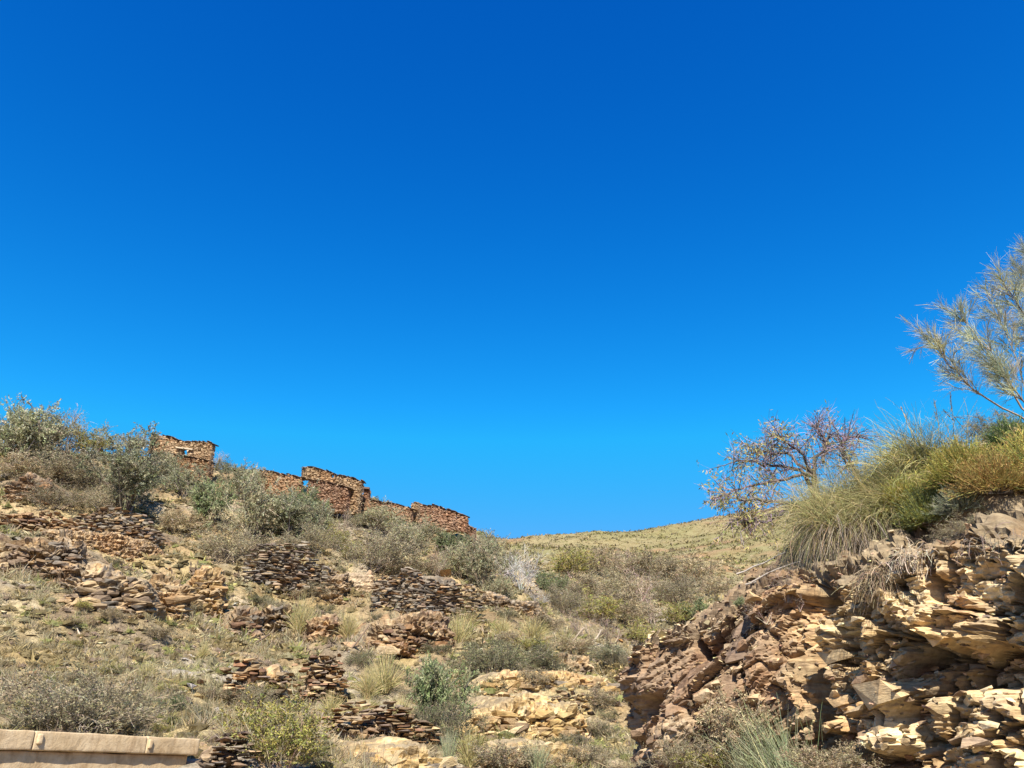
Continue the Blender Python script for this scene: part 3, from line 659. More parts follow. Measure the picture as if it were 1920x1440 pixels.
P[:, nv1 + nv2:, 0] = Kk[:, None, 0] + dirb[:, None, 0] * v3 * 5; P[:, nv1 + nv2:, 1] = Kk[:, None, 1] + dirb[:, None, 1] * v3 * 5
P[:, nv1 + nv2:, 2] = Kk[:, None, 2] + (v3 * .3 - v3 ** 2 * 3.6)[None]
# relief
dsum = np.cumsum(np.r_[0, np.diff(sq)] * (.20 + .22 * leftpart))[:, None]; SS = np.broadcast_to(sq[:, None], P.shape[:2]).copy(); arc = np.cumsum(np.r_[0, np.full(nv1 - 1, 3.3 / nv1), np.full(nv2 + nv3, .03)])
VV = np.broadcast_to(arc[None], SS.shape).copy()
rel, hh, h2 = block_relief(SS * 1.25 + 3, VV + dsum, 301, 1.0, crack=.9, grad=1.0, layer=.35)
relL, hhL, h2L = block_relief(SS * .8 + 33, VV + dsum, 333, 1.7, crack=.5, grad=.35, layer=.5)
rel = rel * (1 - leftpart[:, None]) + relL * leftpart[:, None] * (.62 - .35 * np.exp(-((SS - seg[13]) / .9) ** 2))
jag = fbm(SS * 3.1, VV * 5.2, seed=350, oct=5, gain=.6); cf_ = np.exp(-((SS - seg[13] - .12) / .45) ** 4) * leftpart[:, None]; rel = rel * (1 - .7 * cf_) + .10 * cf_ * jag; rel += .05 * jag * (1 - .5 * leftpart[:, None])
# deep hollows and shadowed joints of the right-hand face
hol = fbm(SS * 1.15 + 4, (VV + SS * .1) * 1.5, seed=371, oct=3); rel -= .55 * np.clip(hol * 3.2 - .50, 0, 1) * (1 - leftpart[:, None])
# joint between slabby part and blocky part
jx = np.interp(1, [0, 1], [seg[8], seg[8]]); jc = jx + (VV - 2.6) * -.12
rel -= .80 * np.exp(-((SS - jc) / .15) ** 4) * np.clip((VV - 1.1) / .5, 0, 1) * (VV < 3.4)
ec = np.exp(-((SS - seg[13] + .05) / .42) ** 4); rel += ec * (.10 * np.clip((VV - 2.72) / .10, 0, 1) - .48 * np.clip((2.72 - VV) / .12, 0, 1) * np.clip((VV - .5) / .3, 0, 1) * (.55 + .45 * np.clip(vnoise(SS * 3, VV * 2.2, seed=8) * 3, -1, 1)))
ck = 1 - np.clip(np.abs(vnoise(SS * 1.5 + .45 * VV, VV * .45 + 7, seed=411)) / .075, 0, 1); ck2 = 1 - np.clip(np.abs(vnoise(SS * 3.1 - .3 * VV, VV * .8 + 3, seed=415)) / .07, 0, 1)
rel -= (.42 * ck + .20 * ck2) * np.clip(vnoise(SS * 1.1, VV * 1.3, seed=419) * 3 + 1.3, 0, 1)       # steep joints running through the beds
wf = np.zeros(P.shape[1]); wf[:nv1] = 1; wf[:30] = np.linspace(.3, 1, 30); wf[nv1 - 10:nv1] = np.linspace(1, .5, 10); wf[nv1:nv1 + nv2] = np.linspace(.45, .12, nv2); wf[nv1 + nv2:] = .1
nb_ = 12
disp = rel * wf[None] + (.10 * fbm(SS * 2.6, VV * 9, seed=361, oct=4) + .05 * fbm(SS * 9, VV * 30, seed=366, oct=3)) * (np.arange(P.shape[1])[None] > nv1 - 6)
Nn = np.zeros_like(P); Nn[:, :nv1, :2] = cn[:, None, :]; tt = np.linspace(0, 1, nv2)[None, :, None]
Nn[:, nv1:nv1 + nv2, :2] = cn[:, None, :] * (1 - tt) ** 2; Nn[:, nv1:nv1 + nv2, 2:] = np.sqrt(np.clip(1 - (1 - tt) ** 4, 0, 1)); Nn[:, nv1 + nv2:, 2] = 1
P = P + Nn * disp[..., None]
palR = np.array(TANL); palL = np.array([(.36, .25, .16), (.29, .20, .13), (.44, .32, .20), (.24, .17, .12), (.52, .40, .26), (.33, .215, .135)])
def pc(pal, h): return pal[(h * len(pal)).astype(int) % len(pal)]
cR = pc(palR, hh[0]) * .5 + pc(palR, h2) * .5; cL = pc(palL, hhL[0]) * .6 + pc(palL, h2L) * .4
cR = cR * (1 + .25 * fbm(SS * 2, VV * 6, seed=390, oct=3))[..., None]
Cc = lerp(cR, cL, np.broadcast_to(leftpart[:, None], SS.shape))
soil = np.array([.31, .24, .15]); fs = np.zeros(P.shape[1]); fs[nv1 - 14:nv1] = np.linspace(0, .8, 14); fs[nv1:] = 1
Cc = lerp(Cc, soil, fs[None] * (1 - .55 * leftpart[:, None]) * np.ones_like(SS))
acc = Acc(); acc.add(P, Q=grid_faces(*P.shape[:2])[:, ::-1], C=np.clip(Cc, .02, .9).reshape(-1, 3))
cliff = link('rock_cutting', acc.mesh('rock_cutting', M_ROCK)); tag(cliff, 'jagged tan shale cutting with grassy top at right', kind='structure')
CP = P; CNn = Nn
def cliff_at(px, py, part='all'):
    """point of the cutting nearest to the photo pixel's line of sight (first surface) plus indices"""
    a, b, c = ray(px, py); d = np.array([float(a), float(b), float(c)]); d /= np.linalg.norm(d)
    Q = CP - np.array([0, 0, EYE]); t = Q @ d; dist = np.linalg.norm(Q - t[..., None] * d, axis=-1)
    ok = dist < .035
    if not ok.any(): i = np.unravel_index(np.argmin(dist), dist.shape)
    else:
        tt_ = np.where(ok, t, 1e9); i = np.unravel_index(np.argmin(tt_), tt_.shape)
    return CP[i], i
# separate angular blocks that stick out of the face (parts)
r = np.random.default_rng(77)
BLK = []
for i in range(14):
    V, T = CHUNKS[i % 12]
    a = Acc(); pl = (TANL + palL.tolist())[i % 12]; a.add(V, T=T, C=np.array(pl) * r.uniform(.85, 1.15)); BLK.append(a.mesh('rock', M_ROCK))
def put_block(i, j, s, par=True):
    lp = leftpart[i]; p = CP[i, j]; n_ = np.array([cn[i, 0], cn[i, 1], 0]); yaw = math.atan2(tan[i, 1], tan[i, 0])
    return p - n_ * s * r.uniform(.05, .34), (s * r.uniform(.9, 1.5), s * r.uniform(.6, 1.1), s * r.uniform(.28, .75)), (r.normal(0, .13), math.atan(.20 + .22 * lp) + r.normal(0, .13), yaw + r.normal(0, .32)), lp
for k in range(290):
    i = int(r.uniform(.15, .84) * nE); i = int(r.uniform(.15, .84) * nE) if (leftpart[i] > .5 and r.random() < .6) or abs(sq[i] - seg[13]) < .5 else i; j = int(r.uniform(.02, .97) * nv1); s = float(r.lognormal(math.log(.19), .42)); s = min(s, .42)
    p, S_, A_, lp = put_block(i, j, s)
    st = link('rock', BLK[r.integers(0, 6) if lp < .5 else r.integers(6, 12)], cliff, tuple(p)); st.scale = S_; st.rotation_euler = A_
from mathutils import Euler
acc = Acc(); KB = [hull_rock(r, n=11, chip=.25) for _ in range(12)]
for k in range(2800):                                   # the smaller broken pieces of the face
    i = int(r.uniform(.12, .85) * nE); i = int(r.uniform(.12, .6) * nE) if (leftpart[i] > .5 and r.random() < .65) or abs(sq[i] - seg[13]) < .5 else i; j = int(r.uniform(.01, .99) * nv1); s = float(r.lognormal(math.log(.08), .4)); s = min(s, .2)
    p, S_, A_, lp = put_block(i, j, s); V, T = KB[k % 12]; Rm = np.array(Euler(A_).to_matrix()); pal = TANL if lp < .5 else palL.tolist()
    acc.add((V * S_) @ Rm.T + p, T=T, C=np.array(pal[r.integers(0, 6)]) * r.uniform(.8, 1.15))
tag(link('broken_shale', acc.mesh('broken_shale', M_ROCK), cliff), kind='stuff')
# loose rubble on ledges, at the lip and foot
acc = Acc(); m = 9000; ii = (r.uniform(.1, .9, m) * nE).astype(int); jj = np.where(r.random(m) < .5, r.integers(nv1 - 8, nv1 + nv2, m), r.integers(0, nv1, m))
Pp = CP[ii, jj] + r.normal(0, .01, (m, 3)); sz = r.lognormal(math.log(.035), .5, m)
add_stones(acc, r, PEBS, Pp, np.stack([sz * 1.4, sz, sz * .45], 1), r.uniform(0, 6.28, m), mixcol(r, m, TANL + palL.tolist()), tilt=.3)
tag(link('rubble', acc.mesh('rubble', M_ROCK)), 'loose shale chips lying on the cutting', 'rubble', kind='stuff')

# ------------------------------------------------------------------ rendered parapet wall bottom left
WA = at(0, 1366.5, 8.0); wd = nrm(np.array([.413, .911, 0.])); wnrm = np.array([.911, -.413, 0])
wroot = thing('parapet_wall', (WA[0], WA[1], 0), 'sandy rendered parapet wall with overhanging coping at bottom left', 'wall', rz=math.atan2(wd[1], wd[0]))
# local frame: x along wall, -y towards the road, z up
def soft_box(name, x0, x1, y0, y1, z0, z1, seed, res=.04, bev=.014, amp=.004, mat=M_PLASTER):
    bm = bmesh.new()
    bmesh.ops.create_cube(bm, size=1)
    for v in bm.verts: v.co = Vector(((x0 + x1) / 2 + v.co.x * (x1 - x0), (y0 + y1) / 2 + v.co.y * (y1 - y0), (z0 + z1) / 2 + v.co.z * (z1 - z0)))
    bmesh.ops.bevel(bm, geom=list(bm.edges), offset=bev, segments=2, affect='EDGES', profile=.6)
    for ax, (lo, hi) in enumerate(((x0, x1), (y0, y1), (z0, z1))):
        for q in np.arange(lo + res, hi - res * .5, res):
            no = [0, 0, 0]; no[ax] = 1; co = [0, 0, 0]; co[ax] = q
            bmesh.ops.bisect_plane(bm, geom=list(bm.verts) + list(bm.edges) + list(bm.faces), plane_co=co, plane_no=no)
    co = np.array([v.co[:] for v in bm.verts]); dn = np.stack([fbm(co[:, 0] * 7 + i * 9, co[:, 1] * 7, co[:, 2] * 7, seed=seed + i, oct=3) for i in range(3)], 1) * amp
    for v, q in zip(bm.verts, dn): v.co += Vector(q)
    me = bpy.data.meshes.new(name); bm.to_mesh(me); bm.free(); me.materials.append(mat)
    for p_ in me.polygons: p_.use_smooth = True
    return me
capT = WA[2]; th = .172
def along(px):        # metres along the wall at which the photo column px is met
    a, b, c = ray(px, 1385); k = np.array([a, b]); # intersect ray with wall line
    M = np.array([[wd[0], -a], [wd[1], -b]]); s, _ = np.linalg.solve(M, -WA[:2]); return float(s)
j0, j1, j2 = along(62), along(275), along(374)
for a_, b_, sd_ in ((-2.4, -1.1, 1), (-1.092, j0 - .006, 2), (j0 + .006, j1 - .003, 3), (j1 + .003, j2, 4)):
    link('coping_block', soft_box('coping_block', a_, b_, -.02, .36, capT - th, capT, sd_ * 9), wroot)
link('wall_body', soft_box('wall_body', -2.4, j2 - .10, .035, .30, -.1, capT - th - .004, 77, res=.09, amp=.008), wroot)
for jx_ in (j0 + .045, j1 + .035):
    link('mortar_lug', soft_box('mortar_lug', jx_ - .022, jx_ + .03, -.042, .0, capT - .115, capT - .03, 5, res=.03, bev=.012, amp=.008), wroot)

# ------------------------------------------------------------------ plants: prototypes
def bush_mesh(seed, stems=9, m1=6, m2=5, nl=9, leaf=(.035, .013), pal=None, stempal=None, cone=.9, curve=.12, up=.02, r0=.012, l1=.33, l2=.17, base=.03, foot=.04, k=6, twigw=.004, lift=0.0):
    """unit plant: about 1 high, 1 wide. returns (wood Acc, leaf Acc)"""
    g = np.random.default_rng(seed); wood, leaf_a = Acc(), Acc()
    th_ = g.uniform(0, 2 * math.pi, stems); el = g.uniform(0, 1, stems) ** .7 * cone
    D = np.stack([np.cos(th_) * np.sin(el), np.sin(th_) * np.sin(el), np.cos(el)], 1)
    S = np.stack([g.normal(0, foot, stems), g.normal(0, foot, stems), np.full(stems, -.05)], 1)
    L0 = g.uniform(.52, .82, stems)
    P0 = grow(g, S, D, L0, k, curve, up); tubes(wood, g, P0, r0 * g.uniform(.7, 1.2, stems), r0 * .35, mixcol(g, stems, stempal), 5)
    s1, t1 = pick(P0, g, m1, .3 + lift, 1); D1 = nrm(t1 * .9 + g.standard_normal(t1.shape) * .55 + nrm(s1 * np.array([1, 1, .6])) * .35)
    P1 = grow(g, s1, D1, l1 * g.uniform(.5, 1.1, len(s1)), 5, curve * 1.5, up); tubes(wood, g, P1, r0 * .35, r0 * .14, mixcol(g, len(s1), stempal), 3)
    s2, t2 = pick(P1, g, m2, .2, 1); D2 = nrm(t2 * .8 + g.standard_normal(t2.shape) * .65)
    P2 = grow(g, s2, D2, l2 * g.uniform(.5, 1.1, len(s2)), 4, .18, up); ribbons(wood, g, P2, twigw, twigw * .5, mixcol(g, len(s2), stempal))
    if nl:
        s3, t3 = pick(P2, g, nl, .05, 1); d3 = nrm(t3 * .7 + g.standard_normal(t3.shape) * .7)
        n_ = len(s3); hue = np.repeat(mixcol(g, len(P2), pal, .15), nl, 0)
        leaves(leaf_a, g, s3, d3, leaf[0] * g.uniform(.6, 1.4, n_), leaf[1] * g.uniform(.6, 1.3, n_), np.clip(hue * (1 + .15 * g.standard_normal((n_, 1))), .01, .9))
    return wood, leaf_a
OLV = [(.37, .38, .21), (.45, .45, .27), (.30, .31, .16), (.54, .53, .34)]
GRN = [(.25, .30, .13), (.32, .36, .17), (.19, .24, .10)]
GRY = [(.42, .37, .21), (.50, .43, .26), (.34, .30, .16)]
YEL = [(.46, .44, .11), (.56, .50, .14), (.36, .37, .10), (.34, .26, .12)]
TANB = [(.52, .42, .26), (.44, .35, .21), (.60, .49, .31), (.38, .32, .18)]
DKO = [(.19, .195, .09), (.25, .24, .12), (.28, .25, .14)]
BRK = [(.20, .16, .12), (.28, .23, .18), (.14, .11, .09)]; BRG = [(.46, .38, .26), (.36, .29, .19), (.54, .46, .33)]; BRP = [(.40, .28, .24), (.50, .37, .30), (.32, .22, .18)]
def kinds(n, base, **kw):
    out = []
    for i in range(n):
        w, l = bush_mesh(base + i, **kw)
        out.append((w.mesh('branches', M_WOOD), l.mesh('foliage', M_PLANT) if l.n else None))
    return out
KIND = {
 'olive': kinds(3, 400, stems=10, m1=9, m2=8, nl=20, leaf=(.030, .011), pal=OLV, stempal=BRK, cone=.8, r0=.010, lift=.05),
 'olivegrey': kinds(3, 420, stems=18, m1=8, m2=7, nl=10, leaf=(.036, .013), pal=OLV + GRY, stempal=BRG, cone=.75, r0=.008, up=.03),
 'green': kinds(2, 430, stems=13, m1=8, m2=7, nl=15, leaf=(.040, .017), pal=GRN + OLV[:1], stempal=BRK, cone=.8),
 'greytwig': kinds(2, 440, stems=30, m1=8, m2=8, nl=5, leaf=(.032, .011), pal=GRY, stempal=BRG + BRK, cone=1.15, r0=.006, up=.03, foot=.08),
 'bare': kinds(2, 450, stems=12, m1=7, m2=8, nl=0, pal=GRY, stempal=BRP + BRG, cone=.7, r0=.008),
 'dead': kinds(2, 460, stems=16, m1=7, m2=7, nl=0, pal=GRY, stempal=[(.52, .49, .45), (.44, .41, .38)], cone=.85, r0=.007, twigw=.006),
 'yellow': kinds(2, 470, stems=18, m1=7, m2=7, nl=12, leaf=(.030, .015), pal=YEL, stempal=BRG + BRP, cone=.8, r0=.006),
 'tan': kinds(2, 480, stems=24, m1=7, m2=7, nl=8, leaf=(.038, .016), pal=TANB, stempal=BRG + TANB, cone=1.0, r0=.006, foot=.08),
 'darkolive': kinds(2, 490, stems=20, m1=6, m2=7, nl=9, leaf=(.036, .012), pal=DKO, stempal=BRK, cone=1.1, r0=.006, up=.06, foot=.10),
}
cnt_k = {}
vr = np.random.default_rng(901); G1 = 'olive trees and tall shrubs under the crest'
def plant(kind, px, py, wpx, hpx, label, cat='bush', name=None, group=None, loc=None, sink=.0):
    p = hit(px, py) if loc is None else np.array(loc); Yd = p[1]; m = 1 / pxm(Yd)
    big = (1.28 if px < 280 else 1.12 if px < 620 else 1.0) if group == G1 else 1.0; wpx *= big; hpx *= big; q = KIND[kind]; k = cnt_k.get(kind, 0); cnt_k[kind] = k + 1; w, l = q[k % len(q)]
    nm = name or {'olive': 'olive_tree', 'tan': 'dry_bush', 'dead': 'dead_bush', 'bare': 'leafless_bush'}.get(kind, 'shrub')
    o = thing(nm, (p[0], p[1], p[2] - sink), label, cat, group, vr.uniform(0, 6.28))
    sx = wpx * m * 1.05; o.scale = (sx * .93, sx * .93, hpx * m * .92)
    link('trunk' if kind == 'olive' else 'branches', w, o)
    if l: link('crown' if kind == 'olive' else 'foliage', l, o)
    return o
G1 = 'olive trees and tall shrubs under the crest'
for a in [
 ('olive', 25, 880, 140, 150, 'large grey green olive at the left edge of the skyline', 'tree'),
 ('olivegrey', 75, 858, 95, 100, 'grey olive bush on the skyline, second from the left edge', 'tree'),
 ('bare', 122, 856, 75, 92, 'half bare purplish tree on the skyline left of the ruin', 'tree'),
 ('yellow', 165, 862, 70, 66, 'yellow green bush on the skyline behind the big olive', 'bush'),
 ('greytwig', 122, 912, 95, 75, 'dark grey twiggy bush below the half bare skyline tree', 'bush'),
 ('greytwig', 108, 955, 70, 50, 'low grey bush on the edge above the rusty stone wall', 'bush'),
 ('olivegrey', 240, 845, 60, 55, 'small grey crown peeping over the crest behind the big olive', 'tree'),
 ('olive', 232, 962, 145, 138, 'biggest pale green olive tree, left of the windowed ruin', 'tree'),
 ('greytwig', 205, 960, 60, 60, 'grey undershrub at the foot of the biggest olive', 'bush'),
 ('olive', 340, 935, 80, 80, 'olive bush directly below the windowed ruin', 'tree'),
 ('green', 395, 985, 75, 115, 'bright green tall bush right of the windowed ruin', 'bush'),
 ('bare', 408, 872, 34, 40, 'tiny leafless tree against the sky right of the windowed ruin', 'tree'),
 ('darkolive', 413, 885, 40, 32, 'dark clump on the crest beneath the tiny leafless tree', 'bush'),
 ('greytwig', 425, 1052, 110, 78, 'spreading dark grey bush over the stony shelf', 'bush'),
 ('olivegrey', 465, 1010, 105, 135, 'tall grey olive thicket left of the tallest ruin', 'tree'),
 ('green', 560, 985, 70, 80, 'green olive crown in front of the low crest wall', 'tree'),
 ('olive', 535, 1020, 130, 130, 'broad olive tree below the tallest ruin', 'tree'),
 ('olivegrey', 480, 930, 70, 60, 'straw grey bush on the skyline between the ruins', 'bush'),
 ('bare', 640, 1015, 50, 70, 'reddish leafless shrub at the foot of the tallest ruin', 'bush'),
 ('yellow', 625, 1030, 55, 55, 'brown yellow bush beside the reddish leafless shrub', 'bush'),
 ('greytwig', 705, 1072, 130, 125, 'big twiggy grey bush above the wide dark wall', 'bush'),
 ('olivegrey', 700, 1000, 90, 70, 'grey green bush below the chimney stub', 'bush'),
 ('olivegrey', 775, 1035, 100, 75, 'pale olive bush below the long low ruined wall', 'tree'),
 ('green', 845, 1045, 58, 72, 'dark green rounded bush under the right end ruin', 'bush'),
 ('bare', 818, 1088, 70, 75, 'purple grey leafless shrub below the dark green bush', 'bush'),
 ('olivegrey', 905, 1105, 105, 125, 'olive thicket where the crest drops to the gully', 'tree'),
 ('olive', 895, 1050, 80, 62, 'small olive just right of the last ruin', 'tree'),
 ('olivegrey', 945, 1085, 60, 65, 'grey olive at the right tip of the thicket', 'tree'),
 ('dead', 975, 1110, 80, 105, 'tall whitish dead shrub at the right end of the slope', 'bush'),
 ('dead', 1005, 1138, 50, 40, 'low silvery dead bush below the whitish dead shrub', 'bush'),
 ('green', 1035, 1120, 55, 62, 'green bush at the top of the gully beside the dead shrubs', 'bush')]:
    plant(*a[:6], cat=a[6], group=G1)
G2 = 'tall shrubs of the middle slope'
for a in [
 ('green', 822, 1368, 105, 172, 'upright green bush in the middle of the lower slope'),
 ('darkolive', 832, 1400, 95, 105, 'dark bush at the foot of the upright green bush'),
 ('greytwig', 140, 1376, 205, 140, 'large silver grey bush behind the coping at bottom left'),
 ('yellow', 520, 1462, 180, 165, 'sprawling yellow green bush at bottom centre left'),
 ('greytwig', 480, 1330, 60, 55, 'blue grey bush above the sprawling yellow green bush'),
 ('green', 318, 1342, 42, 42, 'small bright green clump right of the large silver bush'),
 ('yellow', 205, 1270, 36, 36, 'small yellow green weed above the large silver bush'),
 ('olivegrey', 1038, 1392, 46, 42, 'small blue grey shrub on the golden rock face'),
 ('darkolive', 905, 1264, 90, 66, 'dark olive hedge clump at the left end of the hedge'),
 ('darkolive', 930, 1266, 105, 76, 'dark olive hedge clump, second of the hedge from its left end'),
 ('darkolive', 980, 1264, 105, 72, 'dark olive hedge clump in the right half of the hedge'),
 ('darkolive', 1022, 1262, 66, 46, 'dark clump closing the right end of the hedge'),
 ('greytwig', 1165, 1252, 44, 36, 'grey green bush in the gully beside the cutting tip'),
 ('tan', 1110, 1330, 70, 46, 'tan bush right of the golden terraces'),
 ('tan', 1125, 1390, 60, 50, 'tan grey bush beside the foot of the cutting'),
 ('tan', 1090, 1440, 80, 45, 'dry bush at bottom centre near the cutting'),
 ('tan', 960, 1455, 120, 75, 'pale tan bush at the bottom centre edge'),
 ('yellow', 885, 1425, 60, 50, 'pale green bush right of the dark bush at bottom centre'),
 ('greytwig', 600, 1120, 60, 34, 'low grey brush at the right end of the tall dark wall')]:
    plant(*a, group=G2)
# more bushes filling the thicket under the crest and dotting the slope
for a in [('olivegrey', 300, 905, 70, 70, 'olive bush squeezed between the biggest olive and the windowed ruin'), ('greytwig', 175, 915, 80, 60, 'grey bush between the dark twiggy bush and the biggest olive'),
 ('tan', 60, 905, 90, 50, 'straw coloured brush beneath the large left edge olive'), ('olive', 440, 935, 75, 75, 'small olive right of the bright green tall bush'), ('olivegrey', 600, 1000, 70, 60, 'grey olive directly in front of the tallest ruin'),
 ('greytwig', 590, 1035, 80, 60, 'dark twiggy bush right of the broad olive'), ('olivegrey', 665, 990, 60, 36, 'small pale bush at the pale corner pier of the tallest ruin'), ('green', 735, 995, 55, 36, 'small green bush beneath the long low ruined wall'),
 ('olivegrey', 860, 1085, 80, 80, 'grey green bush under the rounded dark green one'), ('tan', 760, 1085, 90, 50, 'straw brush right of the big twiggy grey bush'), ('olivegrey', 930, 1130, 70, 70, 'grey bush on the lower edge of the right thicket'),
 ('greytwig', 510, 1060, 80, 50, 'grey brush on top of the tall dark slate wall'), ('tan', 330, 1000, 80, 45, 'dry brush right of the long dark slate wall'), ('yellow', 660, 1050, 60, 40, 'olive brown bush left of the big twiggy grey bush'),
 ('olivegrey', 800, 1015, 70, 42, 'pale bush directly under the right end ruin'), ('green', 880, 1080, 50, 55, 'fresh green bush inside the right thicket'), ('olivegrey', 20, 850, 100, 60, 'grey crown behind the large left edge olive')]:
    plant(*a, group=G1)
gs = np.random.default_rng(44)
LOW = {'tan': 'straw coloured', 'greytwig': 'grey twiggy', 'darkolive': 'dark olive', 'yellow': 'yellowish'}; used_l = {}
CX = ['left end', 'left half', 'middle', 'right half', 'right end']; CY = ['upper', 'upper middle', 'lower middle', 'lower']
for k in range(150):
    kd = ['tan', 'yellow', 'darkolive', 'tan', 'yellow', 'tan', 'greytwig', 'darkolive'][gs.integers(0, 8)]; x, y = gs.uniform(0, 1150), gs.uniform(1040, 1430)
    if y < 960 + .16 * x: continue
    q = 26 + (y - 1000) * .06; f_ = gs.uniform(.7, 1.5); w_ = q * f_; sz_ = 'small' if f_ < .95 else ('medium' if f_ < 1.22 else 'broad')
    lab = f"{sz_} {LOW[kd]} scrub bush on the {CY[int((y - 1040) / 98)]} open slope, {CX[int(x / 231)]}"; c_ = used_l.get(lab, 0); used_l[lab] = c_ + 1
    if c_ >= 1: continue
    plant(kd, x, y, w_, w_ * gs.uniform(.45, .7), lab, name='scrub_bush', group='low scrub bushes dotting the open slope')
# gully shrubs
rg = np.random.default_rng(3); gl = [('tan', 'tan'), ('bare', 'purple brown leafless'), ('greytwig', 'grey twiggy'), ('yellow', 'yellow green'), ('tan', 'pale straw'), ('olivegrey', 'grey green')]
gully = [(1075, 1085, 80, 60, 'yellow'), (1130, 1080, 70, 55, 'tan'), (1180, 1085, 80, 60, 'bare'), (1235, 1090, 90, 65, 'tan'), (1290, 1100, 80, 60, 'tan'), (1150, 1125, 80, 60, 'greytwig'), (1205, 1130, 90, 70, 'bare'),
         (1260, 1135, 90, 65, 'greytwig'), (1090, 1125, 70, 55, 'tan'), (1055, 1150, 70, 60, 'greytwig'), (1110, 1165, 80, 60, 'yellow'), (1165, 1170, 80, 60, 'tan'), (1225, 1175, 80, 60, 'bare'), (1275, 1178, 60, 55, 'yellow'),
         (1085, 1195, 70, 48, 'bare'), (1140, 1210, 80, 50, 'bare'), (1195, 1212, 60, 50, 'yellow'), (1250, 1215, 60, 45, 'greytwig'), (1305, 1175, 66, 58, 'green'), (1020, 1185, 60, 36, 'tan'), (1330, 1120, 60, 40, 'tan'), (1080, 1235, 80, 44, 'tan'), (1150, 1245, 70, 40, 'olivegrey'), (1000, 1225, 60, 30, 'yellow')]
words = {'yellow': 'yellow green', 'tan': 'tan dry', 'bare': 'purple brown leafless', 'greytwig': 'grey twiggy', 'green': 'bright green', 'olivegrey': 'grey green'}
rown = lambda y: 'top' if y < 1105 else ('upper part' if y < 1145 else ('middle' if y < 1190 else 'bottom'))
seen = {}
for (x, y, w, h, kd) in gully:
    side = 'left side' if x < 1120 else ('centre' if x < 1215 else 'right side')
    lab = f'{words[kd]} bush in the gully, {side}, {rown(y)}'
    n_ = seen.get(lab, 0); seen[lab] = n_ + 1
    if n_: lab += ', the rightmost of those'
    plant(kd, x, y, w * 1.15, h * 1.15, lab, group='shrubs filling the gully below the far hill')

# ---- tussocks
def tussock_mesh(seed, n=420, L=(.6, 1.1), w=.012, pal=None, droop=-.10, cone=1.0, k=7, foot=.08, wob=.05):
    g = np.random.default_rng(seed); a = Acc(); th_ = g.uniform(0, 6.283, n); el = g.uniform(0, 1, n) ** .8 * cone
    D = np.stack([np.cos(th_) * np.sin(el), np.sin(th_) * np.sin(el), np.cos(el)], 1)
    S = np.stack([g.normal(0, foot, n), g.normal(0, foot, n), np.full(n, -.03)], 1)
    Pq = grow(g, S, D, g.uniform(*L, n), k, wob, droop * g.uniform(.5, 1.5, n)); Pq[..., 2] = np.maximum(Pq[..., 2], -.6)
    ribbons(a, g, Pq, w * g.uniform(.7, 1.3, n), w * .25, mixcol(g, n, pal)); return a
STR = [(.66, .53, .25), (.56, .46, .20), (.72, .60, .32), (.48, .42, .17), (.42, .40, .16)]
TUS = [tussock_mesh(600 + i, pal=STR, w=.018, cone=.95).mesh('blades', M_GRASS) for i in range(4)]
PGR = [tussock_mesh(610 + i, n=260, pal=[(.36, .42, .22), (.46, .48, .28), (.50, .46, .28)], w=.014, cone=.6, droop=-.04).mesh('blades', M_GRASS) for i in range(2)]
def tuft(px, py, wpx, hpx, label, mesh, name='grass_tussock', group='straw coloured grass tussocks on the slope', loc=None):
    p = hit(px, py) if loc is None else np.array(loc); m = 1 / pxm(p[1])
    o = link(name, mesh, None, tuple(p)); o.scale = (wpx * m * .62, wpx * m * .62, hpx * m * 1.05); o.rotation_euler = (0, 0, vr.uniform(0, 6.28))
    return tag(o, label, 'grass tussock', group)
for i, a in enumerate([
 (562, 1190, 66, 74, 'tall straw tussock right of the hollow rock'), (652, 1200, 62, 56, 'round yellow tussock right of the small brown outcrop'), (858, 1212, 70, 66, 'leaning straw tussock at the right end of the tan outcrop'),
 (880, 1180, 60, 44, 'short straw tussock below the wide dark wall'), (720, 1300, 90, 70, 'thin pale tussock in mid slope left of the green bush'), (690, 1310, 60, 60, 'sparse straw tussock beside the thin pale one'),
 (1000, 1200, 80, 40, 'yellow tussock under the narrow grey rock band'), (940, 1195, 50, 40, 'small yellow tussock between wide wall and gully'), (1060, 1215, 60, 40, 'yellow tussock near the grey sticks'),
 (1000, 1262, 50, 30, 'straw tuft on the top of the hedge terrace'), (620, 1345, 60, 44, 'straw tussock on the bench above the straight brown wall'), (680, 1348, 70, 40, 'wide straw tussock on the bench above the straight brown wall'),
 (750, 1350, 60, 40, 'straw tussock on the bench close to the green bush'), (380, 1235, 30, 34, 'small green yellow tuft below the squared orange rock'), (275, 1275, 34, 34, 'lone straw tuft above the large silver bush'),
 (880, 1440, 60, 60, 'pale straw tussock at the bottom centre edge'), (1180, 1310, 50, 40, 'straw tussock against the dark end of the cutting')]):
    tuft(*a, TUS[i % 4])
tuft(840, 1432, 60, 56, 'pale green grass clump at the foot of the dark bush', PGR[0], group=None)
tuft(1010, 1450, 90, 50, 'pale green grass clump at the bottom centre edge', PGR[1], group=None)

